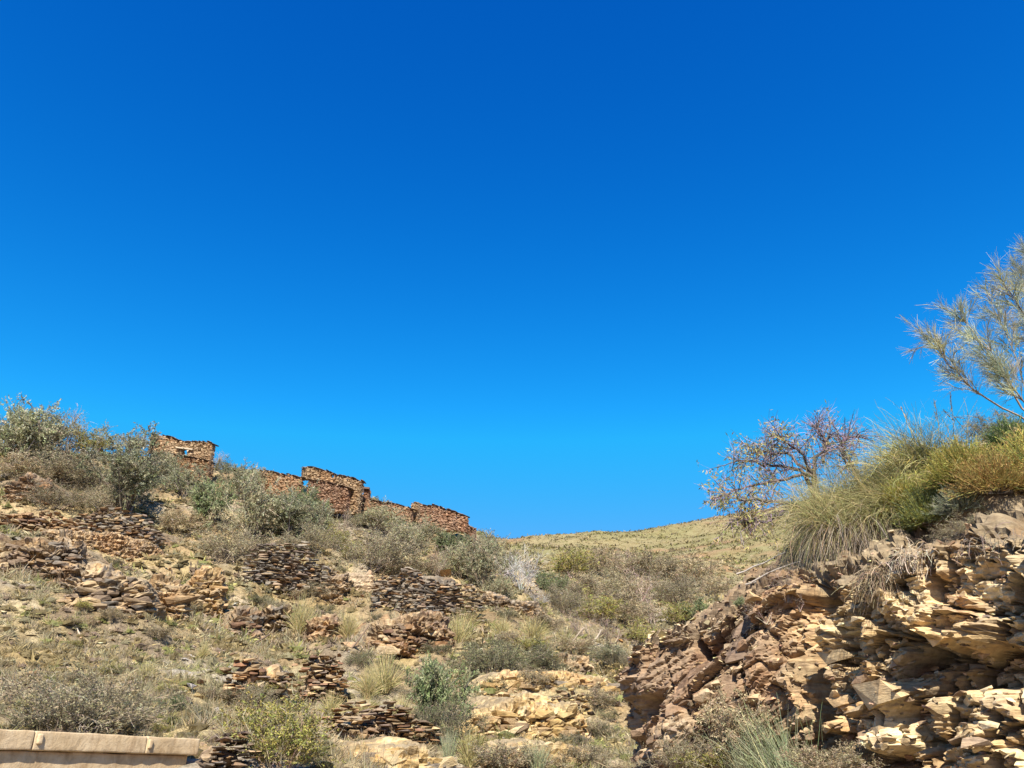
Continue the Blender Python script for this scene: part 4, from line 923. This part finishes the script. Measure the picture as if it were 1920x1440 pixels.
# ---- ground cover of the slopes (uncountable): cushions, straw, chips
def cushion_proto(g, n, pal, spike=.5, flat=.6):
    th_ = g.uniform(0, 6.283, n); el = np.arccos(g.uniform(0.02, 1, n))
    D = np.stack([np.cos(th_) * np.sin(el), np.sin(th_) * np.sin(el), np.cos(el) * flat], 1)
    S = D * g.uniform(.15, .6, n)[:, None]; return S, D
def scatter(rng, n, y0, y1, tlo, thi, power):
    Y = (rng.uniform(y0 ** power, y1 ** power, n)) ** (1 / power); t = rng.uniform(tlo, thi, n); return t * Y, Y
g = np.random.default_rng(71)
PALC = [np.array(p) for p in ([(.37, .28, .12), (.48, .37, .16), (.26, .20, .09)], [(.38, .34, .18), (.47, .41, .23), (.30, .26, .14)], [(.36, .34, .11), (.46, .42, .14), (.27, .27, .09)],
        [(.58, .47, .26), (.66, .54, .32), (.48, .38, .21)], [(.36, .27, .18), (.44, .34, .23), (.29, .21, .14)])]
def cover(name, n, y0, y1, tlo, thi, power, size, blades, seed, wbl=.045, lab='', dens_seed=500, thresh=-.3, kinds_p=(.33, .22, .17, .16, .12), dome=True, cm=1.0):
    g = np.random.default_rng(seed); X, Y = scatter(g, n, y0, y1, tlo, thi, power)
    d = fbm(X / 2.5, Y / 2.5, seed=dens_seed, oct=3) + .35 * g.standard_normal(len(X)); keep = d > thresh; X, Y = X[keep], Y[keep]; m = len(X)
    Z = gz(X, Y); s = np.minimum(size * g.lognormal(0, .38, m), size * 1.8)
    kd = g.choice(5, m, p=kinds_p); 
    zone = fbm(X / 4, Y / 4, seed=dens_seed + 9, oct=2); kd = np.where((zone > .35) & (g.random(m) < .6), 1, kd); kd = np.where((zone < -.4) & (g.random(m) < .6), 0, kd)
    Sx, Dx = cushion_proto(g, blades * 40, None)
    idx = g.integers(0, len(Sx), (m, blades)); S = Sx[idx] * s[:, None, None]; D = Dx[idx]
    C0 = np.array([X, Y, Z]).T[:, None, :]
    P0 = (C0 + S + np.array([0, 0, .0])).reshape(-1, 3); Dd = nrm(D + .45 * g.standard_normal(D.shape)).reshape(-1, 3)
    pal = np.array([p for p in PALC])[kd][np.arange(m)[:, None], g.integers(0, 3, (m, blades))]
    pal = pal * (1 + .22 * g.standard_normal((m, 1, 1))).clip(.55, 1.6) * (1 + .15 * g.standard_normal((m, blades, 1)))
    if dome:
        nu_, rings = 5, ((1.0, -.15), (.85, .40)); ang = np.arange(nu_) / nu_ * 2 * math.pi
        V = np.array([[rr * math.cos(q), rr * math.sin(q), zz] for rr, zz in rings for q in ang] + [[0, 0, .74]])
        jit = 1 + .28 * g.standard_normal((m, len(V), 1)).clip(-1.5, 1.5); W = V[None] * jit * (s * .5)[:, None, None] + C0
        F = [(a0 * nu_ + q, a0 * nu_ + (q + 1) % nu_, (a0 + 1) * nu_ + (q + 1) % nu_, (a0 + 1) * nu_ + q) for a0 in (0,) for q in range(nu_)]; T_ = [(nu_ + q, nu_ + (q + 1) % nu_, 2 * nu_) for q in range(nu_)]
        off = (np.arange(m) * len(V))[:, None, None]; dcol = np.array([p for p in PALC])[kd][:, 2] * .8 * (1 + .15 * g.standard_normal((m, 1))).clip(.6, 1.5)
        domeacc = (W.reshape(-1, 3), (np.array(F)[None] + off).reshape(-1, 4), (np.array(T_)[None] + off).reshape(-1, 3), np.repeat(dcol, len(V), 0))
    ln = (s[:, None] * g.uniform(.35, .8, (m, blades))).ravel(); w = (s[:, None] * wbl * g.uniform(2.0, 4.0, (m, blades))).ravel()
    a = Acc()
    if dome: a.add(domeacc[0], Q=domeacc[1], T=domeacc[2], C=domeacc[3])
    leaves(a, g, P0, Dd, ln, w, np.clip(pal.reshape(-1, 3) * cm, .02, .8))
    tag(link(name, a.mesh(name, M_GRASS)), lab, 'scrub', kind='stuff')
cover('scrub_ground_cover', 2300, 10.5, 19, -.72, .20, 1.2, .19, 50, 80, wbl=.012, lab='low dry scrub covering the foot of the slope', thresh=-.55)
cover('scrub_ground_cover', 5200, 18.5, 34, -.72, .28, 1.2, .23, 29, 81, wbl=.022, lab='low dry scrub covering the near slope', thresh=-.5)
cover('scrub_ground_cover', 11000, 30, 66, -.75, .30, 1.3, .35, 13, 82, wbl=.05, lab='low dry scrub covering the upper slope', thresh=-.3)
cover('scrub_ground_cover', 9500, 62, 135, -.1, .75, 1.2, .50, 7, 83, wbl=.07, lab='dry scrub on the slope beyond the gully', thresh=-.3, kinds_p=(.25, .2, .2, .3, .05))
cover('scrub_ground_cover', 21000, 125, 265, -.1, .75, 1.3, .54, 5, 84, wbl=.13, lab='tufts dotting the far hill', thresh=-.35, kinds_p=(.28, .12, .45, .05, .10), dome=False, cm=.74)
def straw_cover(name, n, y0, y1, size, blades, seed, w, lab):
    g = np.random.default_rng(seed); X, Y = scatter(g, n, y0, y1, -.72, .30, 1.2); d = fbm(X / 3, Y / 3, seed=640, oct=3); k_ = d > -.05; X, Y = X[k_], Y[k_]; m = len(X)
    b = np.repeat(np.stack([X, Y, gz(X, Y)], 1), blades, 0); b[:, :2] += g.normal(0, size * .22, (len(b), 2)); sb = np.repeat(size * g.lognormal(0, .3, m), blades)
    D = nrm(np.stack([g.normal(0, .45, len(b)), g.normal(0, .45, len(b)), np.ones(len(b))], 1))
    Pq = grow(g, b, D, sb * g.uniform(.5, 1.1, len(b)), 3, .12, -.15); a = Acc()
    ribbons(a, g, Pq, w * g.uniform(.7, 1.3, len(b)), w * .3, mixcol(g, len(b), [(.48, .39, .22), (.55, .46, .28), (.38, .31, .17), (.42, .38, .26)]))
    tag(link(name, a.mesh(name, M_GRASS)), lab, 'grass', kind='stuff')
straw_cover('dry_grass', 2600, 10.5, 34, .26, 26, 85, .010, 'thin straw grass between the scrub of the near slope')
straw_cover('dry_grass', 4200, 30, 64, .45, 12, 86, .026, 'thin straw grass between the scrub of the upper slope')
# stone chips and small rocks
g = np.random.default_rng(91); X, Y = scatter(g, 9000, 10.5, 62, -.72, .30, 1.3); d = fbm(X / 3.5, Y / 3.5, seed=700, oct=3); k_ = d > -.1; X, Y = X[k_], Y[k_]; m = len(X)
sz = g.lognormal(math.log(.10), .55, m) * (.45 + Y / 60); a = Acc()
add_stones(a, g, PEBS, np.stack([X, Y, gz(X, Y) + sz * .12], 1), np.stack([sz * 1.5, sz, sz * .45], 1), g.uniform(0, 6.28, m), mixcol(g, m, TAN + [(.45, .41, .34), (.5, .46, .4)], .2), tilt=.25)
tag(link('gravel', a.mesh('gravel', M_ROCK)), 'pale stone chips strewn over the slope', 'stones', kind='stuff')

# fallen sticks
def stick(p0, p1, r_, col, label, seed, bend=.04):
    g = np.random.default_rng(seed); p0 = np.array(p0); p1 = np.array(p1); t = np.linspace(0, 1, 7)[:, None]; L = np.linalg.norm(p1 - p0)
    path = p0 * (1 - t) + p1 * t + np.sin(np.pi * t) * g.normal(0, bend * L, 3) + g.normal(0, .008 * L, (7, 3))
    a = Acc(); c0 = (p0 + p1) / 2; tubes(a, g, path[None] - c0, r_, r_ * .55, col, 6)
    o = link('stick', a.mesh('stick', M_WOOD, True), None, tuple(c0)); return tag(o, label, 'stick')
def stick_px(x0, y0, x1, y1, r_, col, label, seed, dz=.0):
    A = hit(x0, y0); B = at(x1, y1, A[1] + dz); return stick(A, B, r_, col, label, seed)
stick_px(469, 1211, 507, 1189, .045, (.16, .11, .08), 'dark brown stick lying below the hollow rock', 1)
stick_px(660, 1216, 693, 1171, .035, (.24, .17, .12), 'long leaning brown stick left of the tan outcrop', 2)
stick_px(792, 1222, 780, 1186, .05, (.46, .40, .33), 'pale grey stick rising above the green bush', 3)
stick_px(1066, 1222, 1096, 1176, .07, (.42, .33, .24), 'left one of three crossed grey sticks near the gully', 4)
stick_px(1105, 1195, 1098, 1170, .06, (.42, .33, .24), 'shortest one of three crossed grey sticks near the gully', 5)
stick_px(1098, 1212, 1128, 1180, .07, (.50, .42, .32), 'right one of three crossed grey sticks near the gully', 6)
stick_px(150, 1192, 142, 1172, .03, (.60, .50, .38), 'short pale stick in the scrub above the silver bush', 7)

# ------------------------------------------------------------------ plants on top of the cutting
def on_cliff(px, py, dy=0):
    p, i = cliff_at(px, py); return np.array(p), i
# hanging tussocks built in place, blades falling over the lip
def lip_tussock(px, py, n, L, spread, label, seed, pal, palroot, w=.006, lean=(-.35, -.45, .75), droop=-.16, rad=.3, group='grass tussocks on top of the cutting', kk=10, colroot=.3):
    g = np.random.default_rng(seed); c, _ = on_cliff(px, py); a, b = Acc(), Acc()
    th_ = g.uniform(0, 6.283, n); el = g.uniform(0, 1, n) ** .7 * spread
    D = nrm(np.stack([np.cos(th_) * np.sin(el), np.sin(th_) * np.sin(el), np.cos(el)], 1) + np.array(lean) * .6)
    S = np.stack([g.normal(0, rad, n), g.normal(0, rad * .7, n), g.normal(0, rad * .25, n) - .02], 1)
    q_ = g.integers(0, 9, n); cc_ = np.column_stack([g.normal(0, rad * 1.1, 9), g.normal(0, rad * .7, 9), g.normal(0, rad * .3, 9)]); lv = g.normal(0, .38, (9, 3)); ls_ = g.uniform(.6, 1.15, 9)
    S = S * .45 + cc_[q_]; D = nrm(D + lv[q_])
    Pq = grow(g, S, D, L * ls_[q_] * g.uniform(.5, 1.15, n), kk, .11, droop * g.uniform(.6, 1.5, n))
    root = thing('grass_tussock', tuple(c), label, 'grass tussock', group)
    ribbons(a, g, Pq, w * g.uniform(.7, 1.4, n), w * .3, mixcol(g, n, pal)); link('blades', a.mesh('blades', M_GRASS), root)
    if palroot:
        m = n // 2; th_ = g.uniform(0, 6.283, m); D = nrm(np.stack([np.cos(th_) * .5 - .4, np.sin(th_) * .5 - .5, g.uniform(-.3, .5, m)], 1))
        S = np.stack([g.normal(0, rad, m), g.normal(0, rad * .6, m) - .1, g.normal(-.1, rad * .2, m)], 1)
        Pq = grow(g, S, D, L * .8 * g.uniform(.5, 1.1, m), 8, .12, -.30); ribbons(b, g, Pq, w * .9, w * .4, mixcol(g, m, palroot)); link('dead_blades', b.mesh('dead_blades', M_GRASS), root)
    return root
TG1 = [(.52, .46, .19), (.60, .52, .24), (.42, .40, .15), (.66, .55, .28), (.34, .35, .14)]; TGY = [(.58, .52, .12), (.46, .46, .11), (.62, .46, .13), (.34, .38, .10)]; ROOT = [(.44, .37, .27), (.36, .29, .20), (.54, .45, .33), (.42, .31, .20)]
lip_tussock(1610, 975, 4600, 1.02, 1.1, 'huge drooping grass tussock hanging over the cutting edge', 701, TG1, ROOT, w=.0048, rad=.24)
lip_tussock(1560, 1010, 1500, .62, 1.1, 'drooping grass tussock at the left end of the hanging grass', 706, TG1, None, w=.005, rad=.14)
lip_tussock(1655, 975, 1800, .85, 1.0, 'drooping grass tussock between the huge tussock and the yellow bush', 707, TG1, None, w=.005, rad=.2)
lip_tussock(1748, 885, 2600, .76, 1.2, 'round topped tussock highest on the bank left of the tall shrub', 702, TG1 + TGY[:1], None, lean=(-.2, -.2, .4), droop=-.12, rad=.25, w=.006)
lip_tussock(1690, 915, 1700, .55, 1.2, 'pale wispy tussock behind the hanging grass', 703, TG1 + [(.5, .47, .36)], None, lean=(-.5, -.1, .5), droop=-.13, rad=.22, w=.006)
lip_tussock(1805, 890, 900, .32, 1.3, 'olive coloured tussock in the middle of the bank top', 704, TG1 + TGY, None, lean=(-.1, -.3, .4), rad=.25, w=.006)
def spiky(px, py, w, h, label, seed, pal, n=2600, group='yellow green cushion bushes on the bank', brown=.15):
    g = np.random.default_rng(seed); c, _ = on_cliff(px, py); root = thing('cushion_bush', tuple(c), label, 'bush', group); a, b = Acc(), Acc()
    th_ = g.uniform(0, 6.283, n); el = np.arccos(g.uniform(-.1, 1, n)); D = np.stack([np.cos(th_) * np.sin(el), np.sin(th_) * np.sin(el), np.cos(el)], 1)
    lump = 1 + .22 * vnoise(D[:, 0] * 3 + seed, D[:, 1] * 3, D[:, 2] * 3, seed=seed)
    w *= 1.1; h *= 1.15; P0 = D * np.array([w * .5, w * .4, h * .8]) * lump[:, None] * g.uniform(.35, .85, n)[:, None]
    Pq = grow(g, P0, D + .35 * g.standard_normal(D.shape) + np.array([0, 0, .25]), .17 * g.uniform(.6, 1.3, n), 4, .12, .03)
    ribbons(a, g, Pq, .006, .003, mixcol(g, n, pal)); s3, t3 = pick(Pq, g, 4, .2, 1)
    leaves(a, g, s3, t3 + .5 * g.standard_normal(t3.shape), .035, .006, mixcol(g, len(s3), pal)); link('foliage', a.mesh('foliage', M_PLANT), root)
    St = grow(g, np.zeros((60, 3)), D[:60], np.linalg.norm(P0[:60], axis=1), 5, .1); tubes(b, g, St, .006, .003, mixcol(g, 60, BRK), 4); link('branches', b.mesh('branches', M_WOOD), root)
    return root
spiky(1748, 985, .62, .42, 'low yellow green cushion bush at the lip below the olive tussock', 711, TGY[1:2] + TGY[3:] + GRN[:2] + [(.5, .46, .12)])
spiky(1705, 950, .42, .26, 'yellow cushion bush beside the hanging grass', 712, TGY)
spiky(1812, 905, .70, .46, 'bright yellow green cushion bush in the middle of the bank', 713, TGY + [(.46, .36, .10)])
spiky(1872, 930, .78, .40, 'broad rusty yellow cushion bush right of the bright one', 714, [(.50, .40, .12), (.44, .26, .09), (.52, .34, .12), (.36, .32, .10)])
spiky(1945, 905, .75, .55, 'green and rust cushion bush at the right edge of the photo', 715, TGY + GRN[:1] + [(.36, .22, .09)])
spiky(1900, 840, .45, .22, 'fresh green low plant under the dark rock at the right edge', 716, GRN + [(.12, .22, .04)], n=900)
spiky(1800, 960, .42, .2, 'small silvery green plant at the lip of the bank', 717, [(.30, .32, .20), (.36, .36, .24)], n=800)
# pale seed stalks standing above the bank
def stalks(px, py, pts, label, seed, r_=.006, col=(.55, .49, .34)):
    g = np.random.default_rng(seed); c, _ = on_cliff(px, py); a = Acc()
    for (x0, y0, x1, y1) in pts:
        A = at(x0, y0, c[1]) - c; B = at(x1, y1, c[1] - .2) - c; t = np.linspace(0, 1, 7)[:, None]; side = g.normal(0, .03, 3)
        tubes(a, g, (A * (1 - t) + B * t + np.sin(np.pi * t) * (side + np.array([0, 0, .05])))[None], r_, r_ * .5, np.array(col) * g.uniform(.8, 1.2), 4)
        if g.random() < .7:
            D = nrm(B - A)[None]; s = np.repeat(B[None], 22, 0) - D * g.uniform(0, .22, (22, 1)); leaves(a, g, s, D + .22 * g.standard_normal((22, 3)), .05, .009, mixcol(g, 22, [(.6, .54, .4)]))
    o = link('seed_stalks', a.mesh('seed_stalks', M_GRASS), None, tuple(c)); return tag(o, label, 'grass stalks')
stalks(1700, 900, [(1755, 852, 1660, 800), (1735, 870, 1690, 765), (1720, 880, 1640, 855), (1740, 860, 1725, 785), (1700, 900, 1625, 875)], 'pale bent seed stalks leaning left from the round topped tussock', 721)
stalks(1790, 870, [(1762, 850, 1753, 755), (1790, 850, 1782, 740), (1808, 850, 1806, 745), (1815, 815, 1770, 770), (1850, 790, 1790, 782)], 'thin upright seed stalks between the tussock and the tall shrub', 722, r_=.004)

# tall broom-like shrub at the right edge
def broom():
    g = np.random.default_rng(731); base, _ = on_cliff(1925, 815); root = thing('broom_tree', tuple(base), 'tall wispy silver green broom shrub at the right edge against the sky', 'tree')
    w, l = Acc(), Acc(); Yb = base[1]
    def pth(pts, dy=0.0, k=12):
        q = np.array([at(x + 34, y + 8, Yb + dd) for x, y, dd in pts]) - base; t = np.linspace(0, 1, len(q)); tq = np.linspace(0, 1, k)
        s = np.stack([np.interp(tq, t, q[:, i]) for i in range(3)], 1); s[1:-1] = (s[:-2] + s[1:-1] * 2 + s[2:]) / 4; return s + g.normal(0, .006, s.shape)
    mains = [[(1925, 800, 0), (1870, 770, -.1), (1800, 730, -.3), (1760, 690, -.4), (1735, 665, -.5), (1722, 630, -.5)],
             [(1925, 795, 0), (1875, 755, 0), (1860, 715, -.1), (1830, 670, -.2), (1800, 625, -.3), (1770, 590, -.35)],
             [(1930, 790, 0), (1895, 745, .1), (1880, 690, .2), (1862, 640, .2), (1840, 590, .2), (1815, 545, .2)],
             [(1935, 790, 0), (1925, 720, .2), (1918, 640, .3), (1905, 590, .3), (1893, 545, .3), (1875, 495, .3)],
             [(1940, 780, 0), (1935, 700, -.1), (1925, 640, -.2), (1900, 600, -.3), (1875, 560, -.3), (1850, 530, -.4)],
             [(1940, 780, 0), (1960, 700, .1), (1960, 620, .1), (1940, 560, .2), (1925, 520, .2), (1905, 480, .2)],
             [(1945, 780, 0), (1990, 700, 0), (2010, 620, .1), (2010, 560, .1), (2000, 510, .1), (1980, 470, .1)],
             [(1930, 800, 0), (1900, 765, -.3), (1880, 735, -.5), (1850, 705, -.6), (1835, 660, -.7), (1815, 640, -.7)]]
    MP = np.stack([pth(m_) for m_ in mains]); tubes(w, g, MP, np.array([.012, .014, .012, .016, .011, .013, .013, .010]), .004, mixcol(g, len(MP), [(.40, .33, .25), (.32, .26, .20)]), 6)
    s1, t1 = pick(MP, g, 22, .34, 1.0); keep = np.ones(len(s1), bool)
    D1 = nrm(t1 * 1.1 + .42 * g.standard_normal(t1.shape) + np.array([-.1, 0, .12])); P1 = grow(g, s1, D1, .30 * g.uniform(.5, 1.1, len(s1)), 6, .10, .03); tubes(w, g, P1, .005, .002, mixcol(g, len(s1), [(.44, .38, .27), (.36, .32, .22)]), 3)
    s2, t2 = pick(P1, g, 10, .15, 1); D2 = nrm(t2 + .42 * g.standard_normal(t2.shape)); P2 = grow(g, s2, D2, .15 * g.uniform(.5, 1.2, len(s2)), 5, .08, .02)
    cc = np.repeat(mixcol(g, len(P1), [(.54, .56, .34), (.62, .62, .42), (.60, .56, .26), (.48, .52, .38)]), 10, 0)
    ribbons(l, g, P2, .0055, .003, cc); s3, t3 = pick(P2, g, 6, .05, 1); D3 = nrm(t3 + .30 * g.standard_normal(t3.shape)); P3 = grow(g, s3, D3, .14 * g.uniform(.5, 1.2, len(s3)), 4, .05, -.02)
    ribbons(l, g, P3, .0038, .002, np.repeat(cc, 6, 0) * (1 + .15 * g.standard_normal((len(s3), 1))).clip(.6, 1.5))
    link('branches', w.mesh('branches', M_WOOD), root); link('foliage', l.mesh('foliage', M_PLANT), root)
broom()
# dry grey bush and dark rock beneath it
def px_plant(kind, px, py, w, h, label, cat='bush', name=None, sink=.03, group=None):
    p, _ = on_cliff(px, py); return plant(kind, px, py, w, h, label, cat, name, group, loc=p, sink=sink)
px_plant('greytwig', 1868, 822, 90, 75, 'dry grey bush under the broom at the right edge')
px_plant('greytwig', 1800, 1000, 90, 50, 'grey twiggy bush at the lip right of the hanging grass')
px_plant('bare', 1475, 1125, 80, 70, 'brown brush heap on the sloping top of the cutting')
px_plant('bare', 1440, 1160, 90, 60, 'reddish brushwood on the brown debris of the cutting')
px_plant('bare', 1500, 1140, 70, 70, 'dark brushwood beside the joint in the cutting')
px_plant('green', 1391, 1130, 22, 26, 'tiny dark green plant on the sloping top of the cutting')
for (x, y, sx, lab) in ((1850, 835, .34, 'dark flat rock under the dry grey bush at the right edge'), (1905, 822, .4, 'brown rock at the right edge above the cushion bushes'), (1460, 1085, .16, 'pale angular stone on the sloping top of the cutting'), (1415, 1120, .26, 'tilted orange stone block on the sloping top of the cutting')):
    p, _ = on_cliff(x, y); o = link('rock', BLK[int(x) % 14], None, tuple(p)); o.scale = (sx * 1.4, sx, sx * .5); o.rotation_euler = (.1, .3, x); tag(o, lab, 'rock')
# pale sticks lying on the top of the left part
for k, (a_, b_) in enumerate((((1398, 1098), (1492, 1050)), ((1410, 1092), (1500, 1056)), ((1380, 1075), (1470, 1040)))):
    p, _ = on_cliff(*b_); q = at(*a_, p[1] + .3); stick(q, p + np.array([0, 0, .05]), .012, (.46, .40, .33), ['lowest', 'middle', 'uppermost'][k] + ' of the pale sticks lying on the cutting top', 30 + k)
# root mats hanging on the face
def mat_roots(px, py, n, L, w, label, seed, pal):
    g = np.random.default_rng(seed); c, ij = on_cliff(px, py); nn_ = np.array([cn[ij[0], 0], cn[ij[0], 1], 0]); t_ = np.array([tan[ij[0], 0], tan[ij[0], 1], 0]); a = Acc()
    S = t_[None] * g.normal(0, w, n)[:, None] + nn_[None] * g.uniform(.02, .14, n)[:, None] + np.array([0, 0, 1]) * g.normal(0, .06, n)[:, None]
    Pq = grow(g, S, nn_[None] * .5 + .5 * g.standard_normal((n, 3)) + np.array([0, 0, -.3]), L * g.uniform(.4, 1.1, n), 8, .22, -.22)
    ribbons(a, g, Pq, .006, .003, mixcol(g, n, pal)); o = link('hanging_roots', a.mesh('hanging_roots', M_WOOD), None, tuple(c)); tag(o, label, 'roots')
mat_roots(1652, 1085, 300, .36, .07, 'brown root mat hanging down the cutting below the big tussock', 741, [(.26, .19, .11), (.20, .15, .10), (.34, .26, .15)])
mat_roots(1710, 1040, 160, .22, .12, 'grey tangle of roots under the lip right of the big tussock', 742, ROOT)
mat_roots(1860, 1010, 130, .18, .25, 'dark roots under the lip near the right edge', 744, [(.22, .17, .12), (.32, .26, .19)])
# plants at the foot of the cutting
def foot_loc(px, py, back=.0):
    p, ij = on_cliff(px, py); return p
def foot_tuft(px, py, label, seed, pal, L=.9, n=500, w=.008, cone=.55, droop=-.05, lean=(0, 0), name='rushes', cat='grass clump', out=.5):
    g = np.random.default_rng(seed); p, ij = on_cliff(px, py); p = p + np.array([cn[ij[0], 0], cn[ij[0], 1], 0]) * .15; a = Acc()
    th_ = g.uniform(0, 6.283, n); el = g.uniform(0, 1, n) ** .8 * cone; D = np.stack([np.cos(th_) * np.sin(el) + lean[0], np.sin(th_) * np.sin(el) + lean[1], np.cos(el)], 1)
    S = np.stack([g.normal(0, .13, n), g.normal(0, .13, n), np.full(n, -.05)], 1); Pq = grow(g, S, D, L * g.uniform(.4, 1.1, n), 8, .05, droop)
    ribbons(a, g, Pq, w * g.uniform(.7, 1.3, n), w * .3, mixcol(g, n, pal)); o = link(name, a.mesh(name, M_GRASS), None, tuple(p)); tag(o, label, cat)
foot_tuft(1500, 1475, 'pale green rushes at the foot of the cutting, bottom edge', 751, [(.40, .46, .25), (.50, .52, .32), (.34, .38, .2)], lean=(-.35, 0), n=420)
foot_tuft(1420, 1465, 'pale green grass left of the rushes at the bottom edge', 752, [(.44, .46, .28), (.40, .36, .22)], L=.6, n=320, lean=(-.2, 0))
px_plant('tan', 1385, 1400, 110, 120, 'weedy pale bush growing against the slabs of the cutting')
px_plant('yellow', 1330, 1460, 110, 80, 'yellow green weed bush at the bottom edge before the slabs')
px_plant('tan', 1570, 1450, 130, 85, 'brown dry brush at the foot of the cutting, right of the rushes')
px_plant('greytwig', 1290, 1450, 90, 90, 'grey twigs at the foot of the cutting near its left tip')
px_plant('tan', 1480, 1420, 80, 60, 'dry weeds between the slabs and the rushes')
px_plant('tan', 1185, 1455, 70, 40, 'brown dry weeds beneath the left tip of the cutting')

# small almond tree behind the cutting
def almond():
    g = np.random.default_rng(761); base = np.array(at(1560, 1040, 12.5)); base[2] -= .3; base = np.array(base)
    root = thing('almond_tree', tuple(base), 'small half bare tree with purplish twigs and yellowing leaves behind the cutting', 'tree'); w, w2, l = Acc(), Acc(), Acc()
    def pth(pts, k=12):
        q = np.array([at(x, y + 14, 12.5 + dd) for x, y, dd in pts]) - base; t = np.linspace(0, 1, len(q)); tq = np.linspace(0, 1, k)
        s = np.stack([np.interp(tq, t, q[:, i]) for i in range(3)], 1); return s + g.normal(0, .02, s.shape)
    mains = [[(1560, 1040, 0), (1540, 960, 0), (1500, 930, -.2), (1460, 930, -.3), (1420, 920, -.4), (1380, 925, -.5)],
             [(1560, 1040, 0), (1530, 930, .1), (1526, 880, .2), (1530, 850, .2), (1545, 830, .3), (1560, 800, .3)],
             [(1530, 920, 0), (1505, 870, .2), (1480, 862, .3), (1440, 860, .3), (1400, 850, .3), (1375, 850, .3)],
             [(1560, 1040, 0), (1612, 900, .2), (1608, 875, .2), (1590, 845, .2), (1578, 825, .3), (1572, 790, .3)],
             [(1612, 890, 0), (1608, 870, 0), (1585, 850, 0), (1570, 815, 0), (1590, 805, 0), (1620, 800, 0)],
             [(1530, 890, 0), (1515, 860, -.1), (1500, 830, -.2), (1480, 815, -.2), (1465, 805, -.2), (1455, 800, -.2)],
             [(1500, 935, 0), (1470, 945, -.2), (1445, 955, -.3), (1420, 965, -.4), (1395, 960, -.5), (1365, 955, -.5)],
             [(1526, 880, 0), (1490, 880, .1), (1450, 890, .1), (1410, 895, .1), (1380, 905, .1), (1355, 915, .1)],
             [(1540, 850, 0), (1550, 830, .4), (1545, 810, .5), (1535, 795, .5), (1528, 785, .5), (1540, 775, .5)],
             [(1526, 880, 0), (1495, 850, .5), (1470, 835, .6), (1440, 835, .6), (1420, 830, .6), (1410, 840, .6)]]
    MP = np.stack([pth(m_) for m_ in mains]); tubes(w, g, MP, np.array([.06, .06, .04, .04, .03, .03, .03, .03, .03, .03]), .010, mixcol(g, 10, [(.10, .085, .08), (.16, .13, .12)]), 6)
    s1, t1 = pick(MP, g, 38, .3, 1); D1 = nrm(t1 * .6 + .65 * g.standard_normal(t1.shape) + np.array([0, 0, .1])); P1 = grow(g, s1, D1, .42 * g.uniform(.4, 1.1, len(s1)), 6, .17, .02); tubes(w2, g, P1, .009, .004, mixcol(g, len(s1), BRK), 3)
    s2, t2 = pick(P1, g, 9, .2, 1); D2 = nrm(t2 * .7 + .6 * g.standard_normal(t2.shape)); P2 = grow(g, s2, D2, .24 * g.uniform(.4, 1.2, len(s2)), 4, .15, .02); ribbons(w2, g, P2, .006, .003, mixcol(g, len(s2), [(.34, .23, .30), (.28, .19, .23), (.42, .31, .38)]))
    s3, t3 = pick(P2, g, 4, .2, 1); wp = s3 + base; uu = wp[:, 0] / wp[:, 1]; dens = np.clip(.95 - (uu - .24) * 6, .15, .95) + .5 * vnoise(s3[:, 0] * 2.2, s3[:, 1] * 2.2, s3[:, 2] * 2.2, seed=4)
    kp = g.random(len(s3)) < dens; s3, t3 = s3[kp], t3[kp]
    leaves(l, g, s3, t3 * .5 + .7 * g.standard_normal(t3.shape) + np.array([0, 0, -.4]), .075 * g.uniform(.7, 1.3, len(s3)), .020, mixcol(g, len(s3), [(.33, .33, .11), (.42, .37, .12), (.36, .25, .12), (.26, .28, .09), (.48, .39, .13)]))
    link('trunk', w.mesh('trunk', M_WOOD, True), root); link('twigs', w2.mesh('twigs', M_WOOD), root); link('crown', l.mesh('crown', M_PLANT), root)
almond()
bpy.context.view_layer.update()
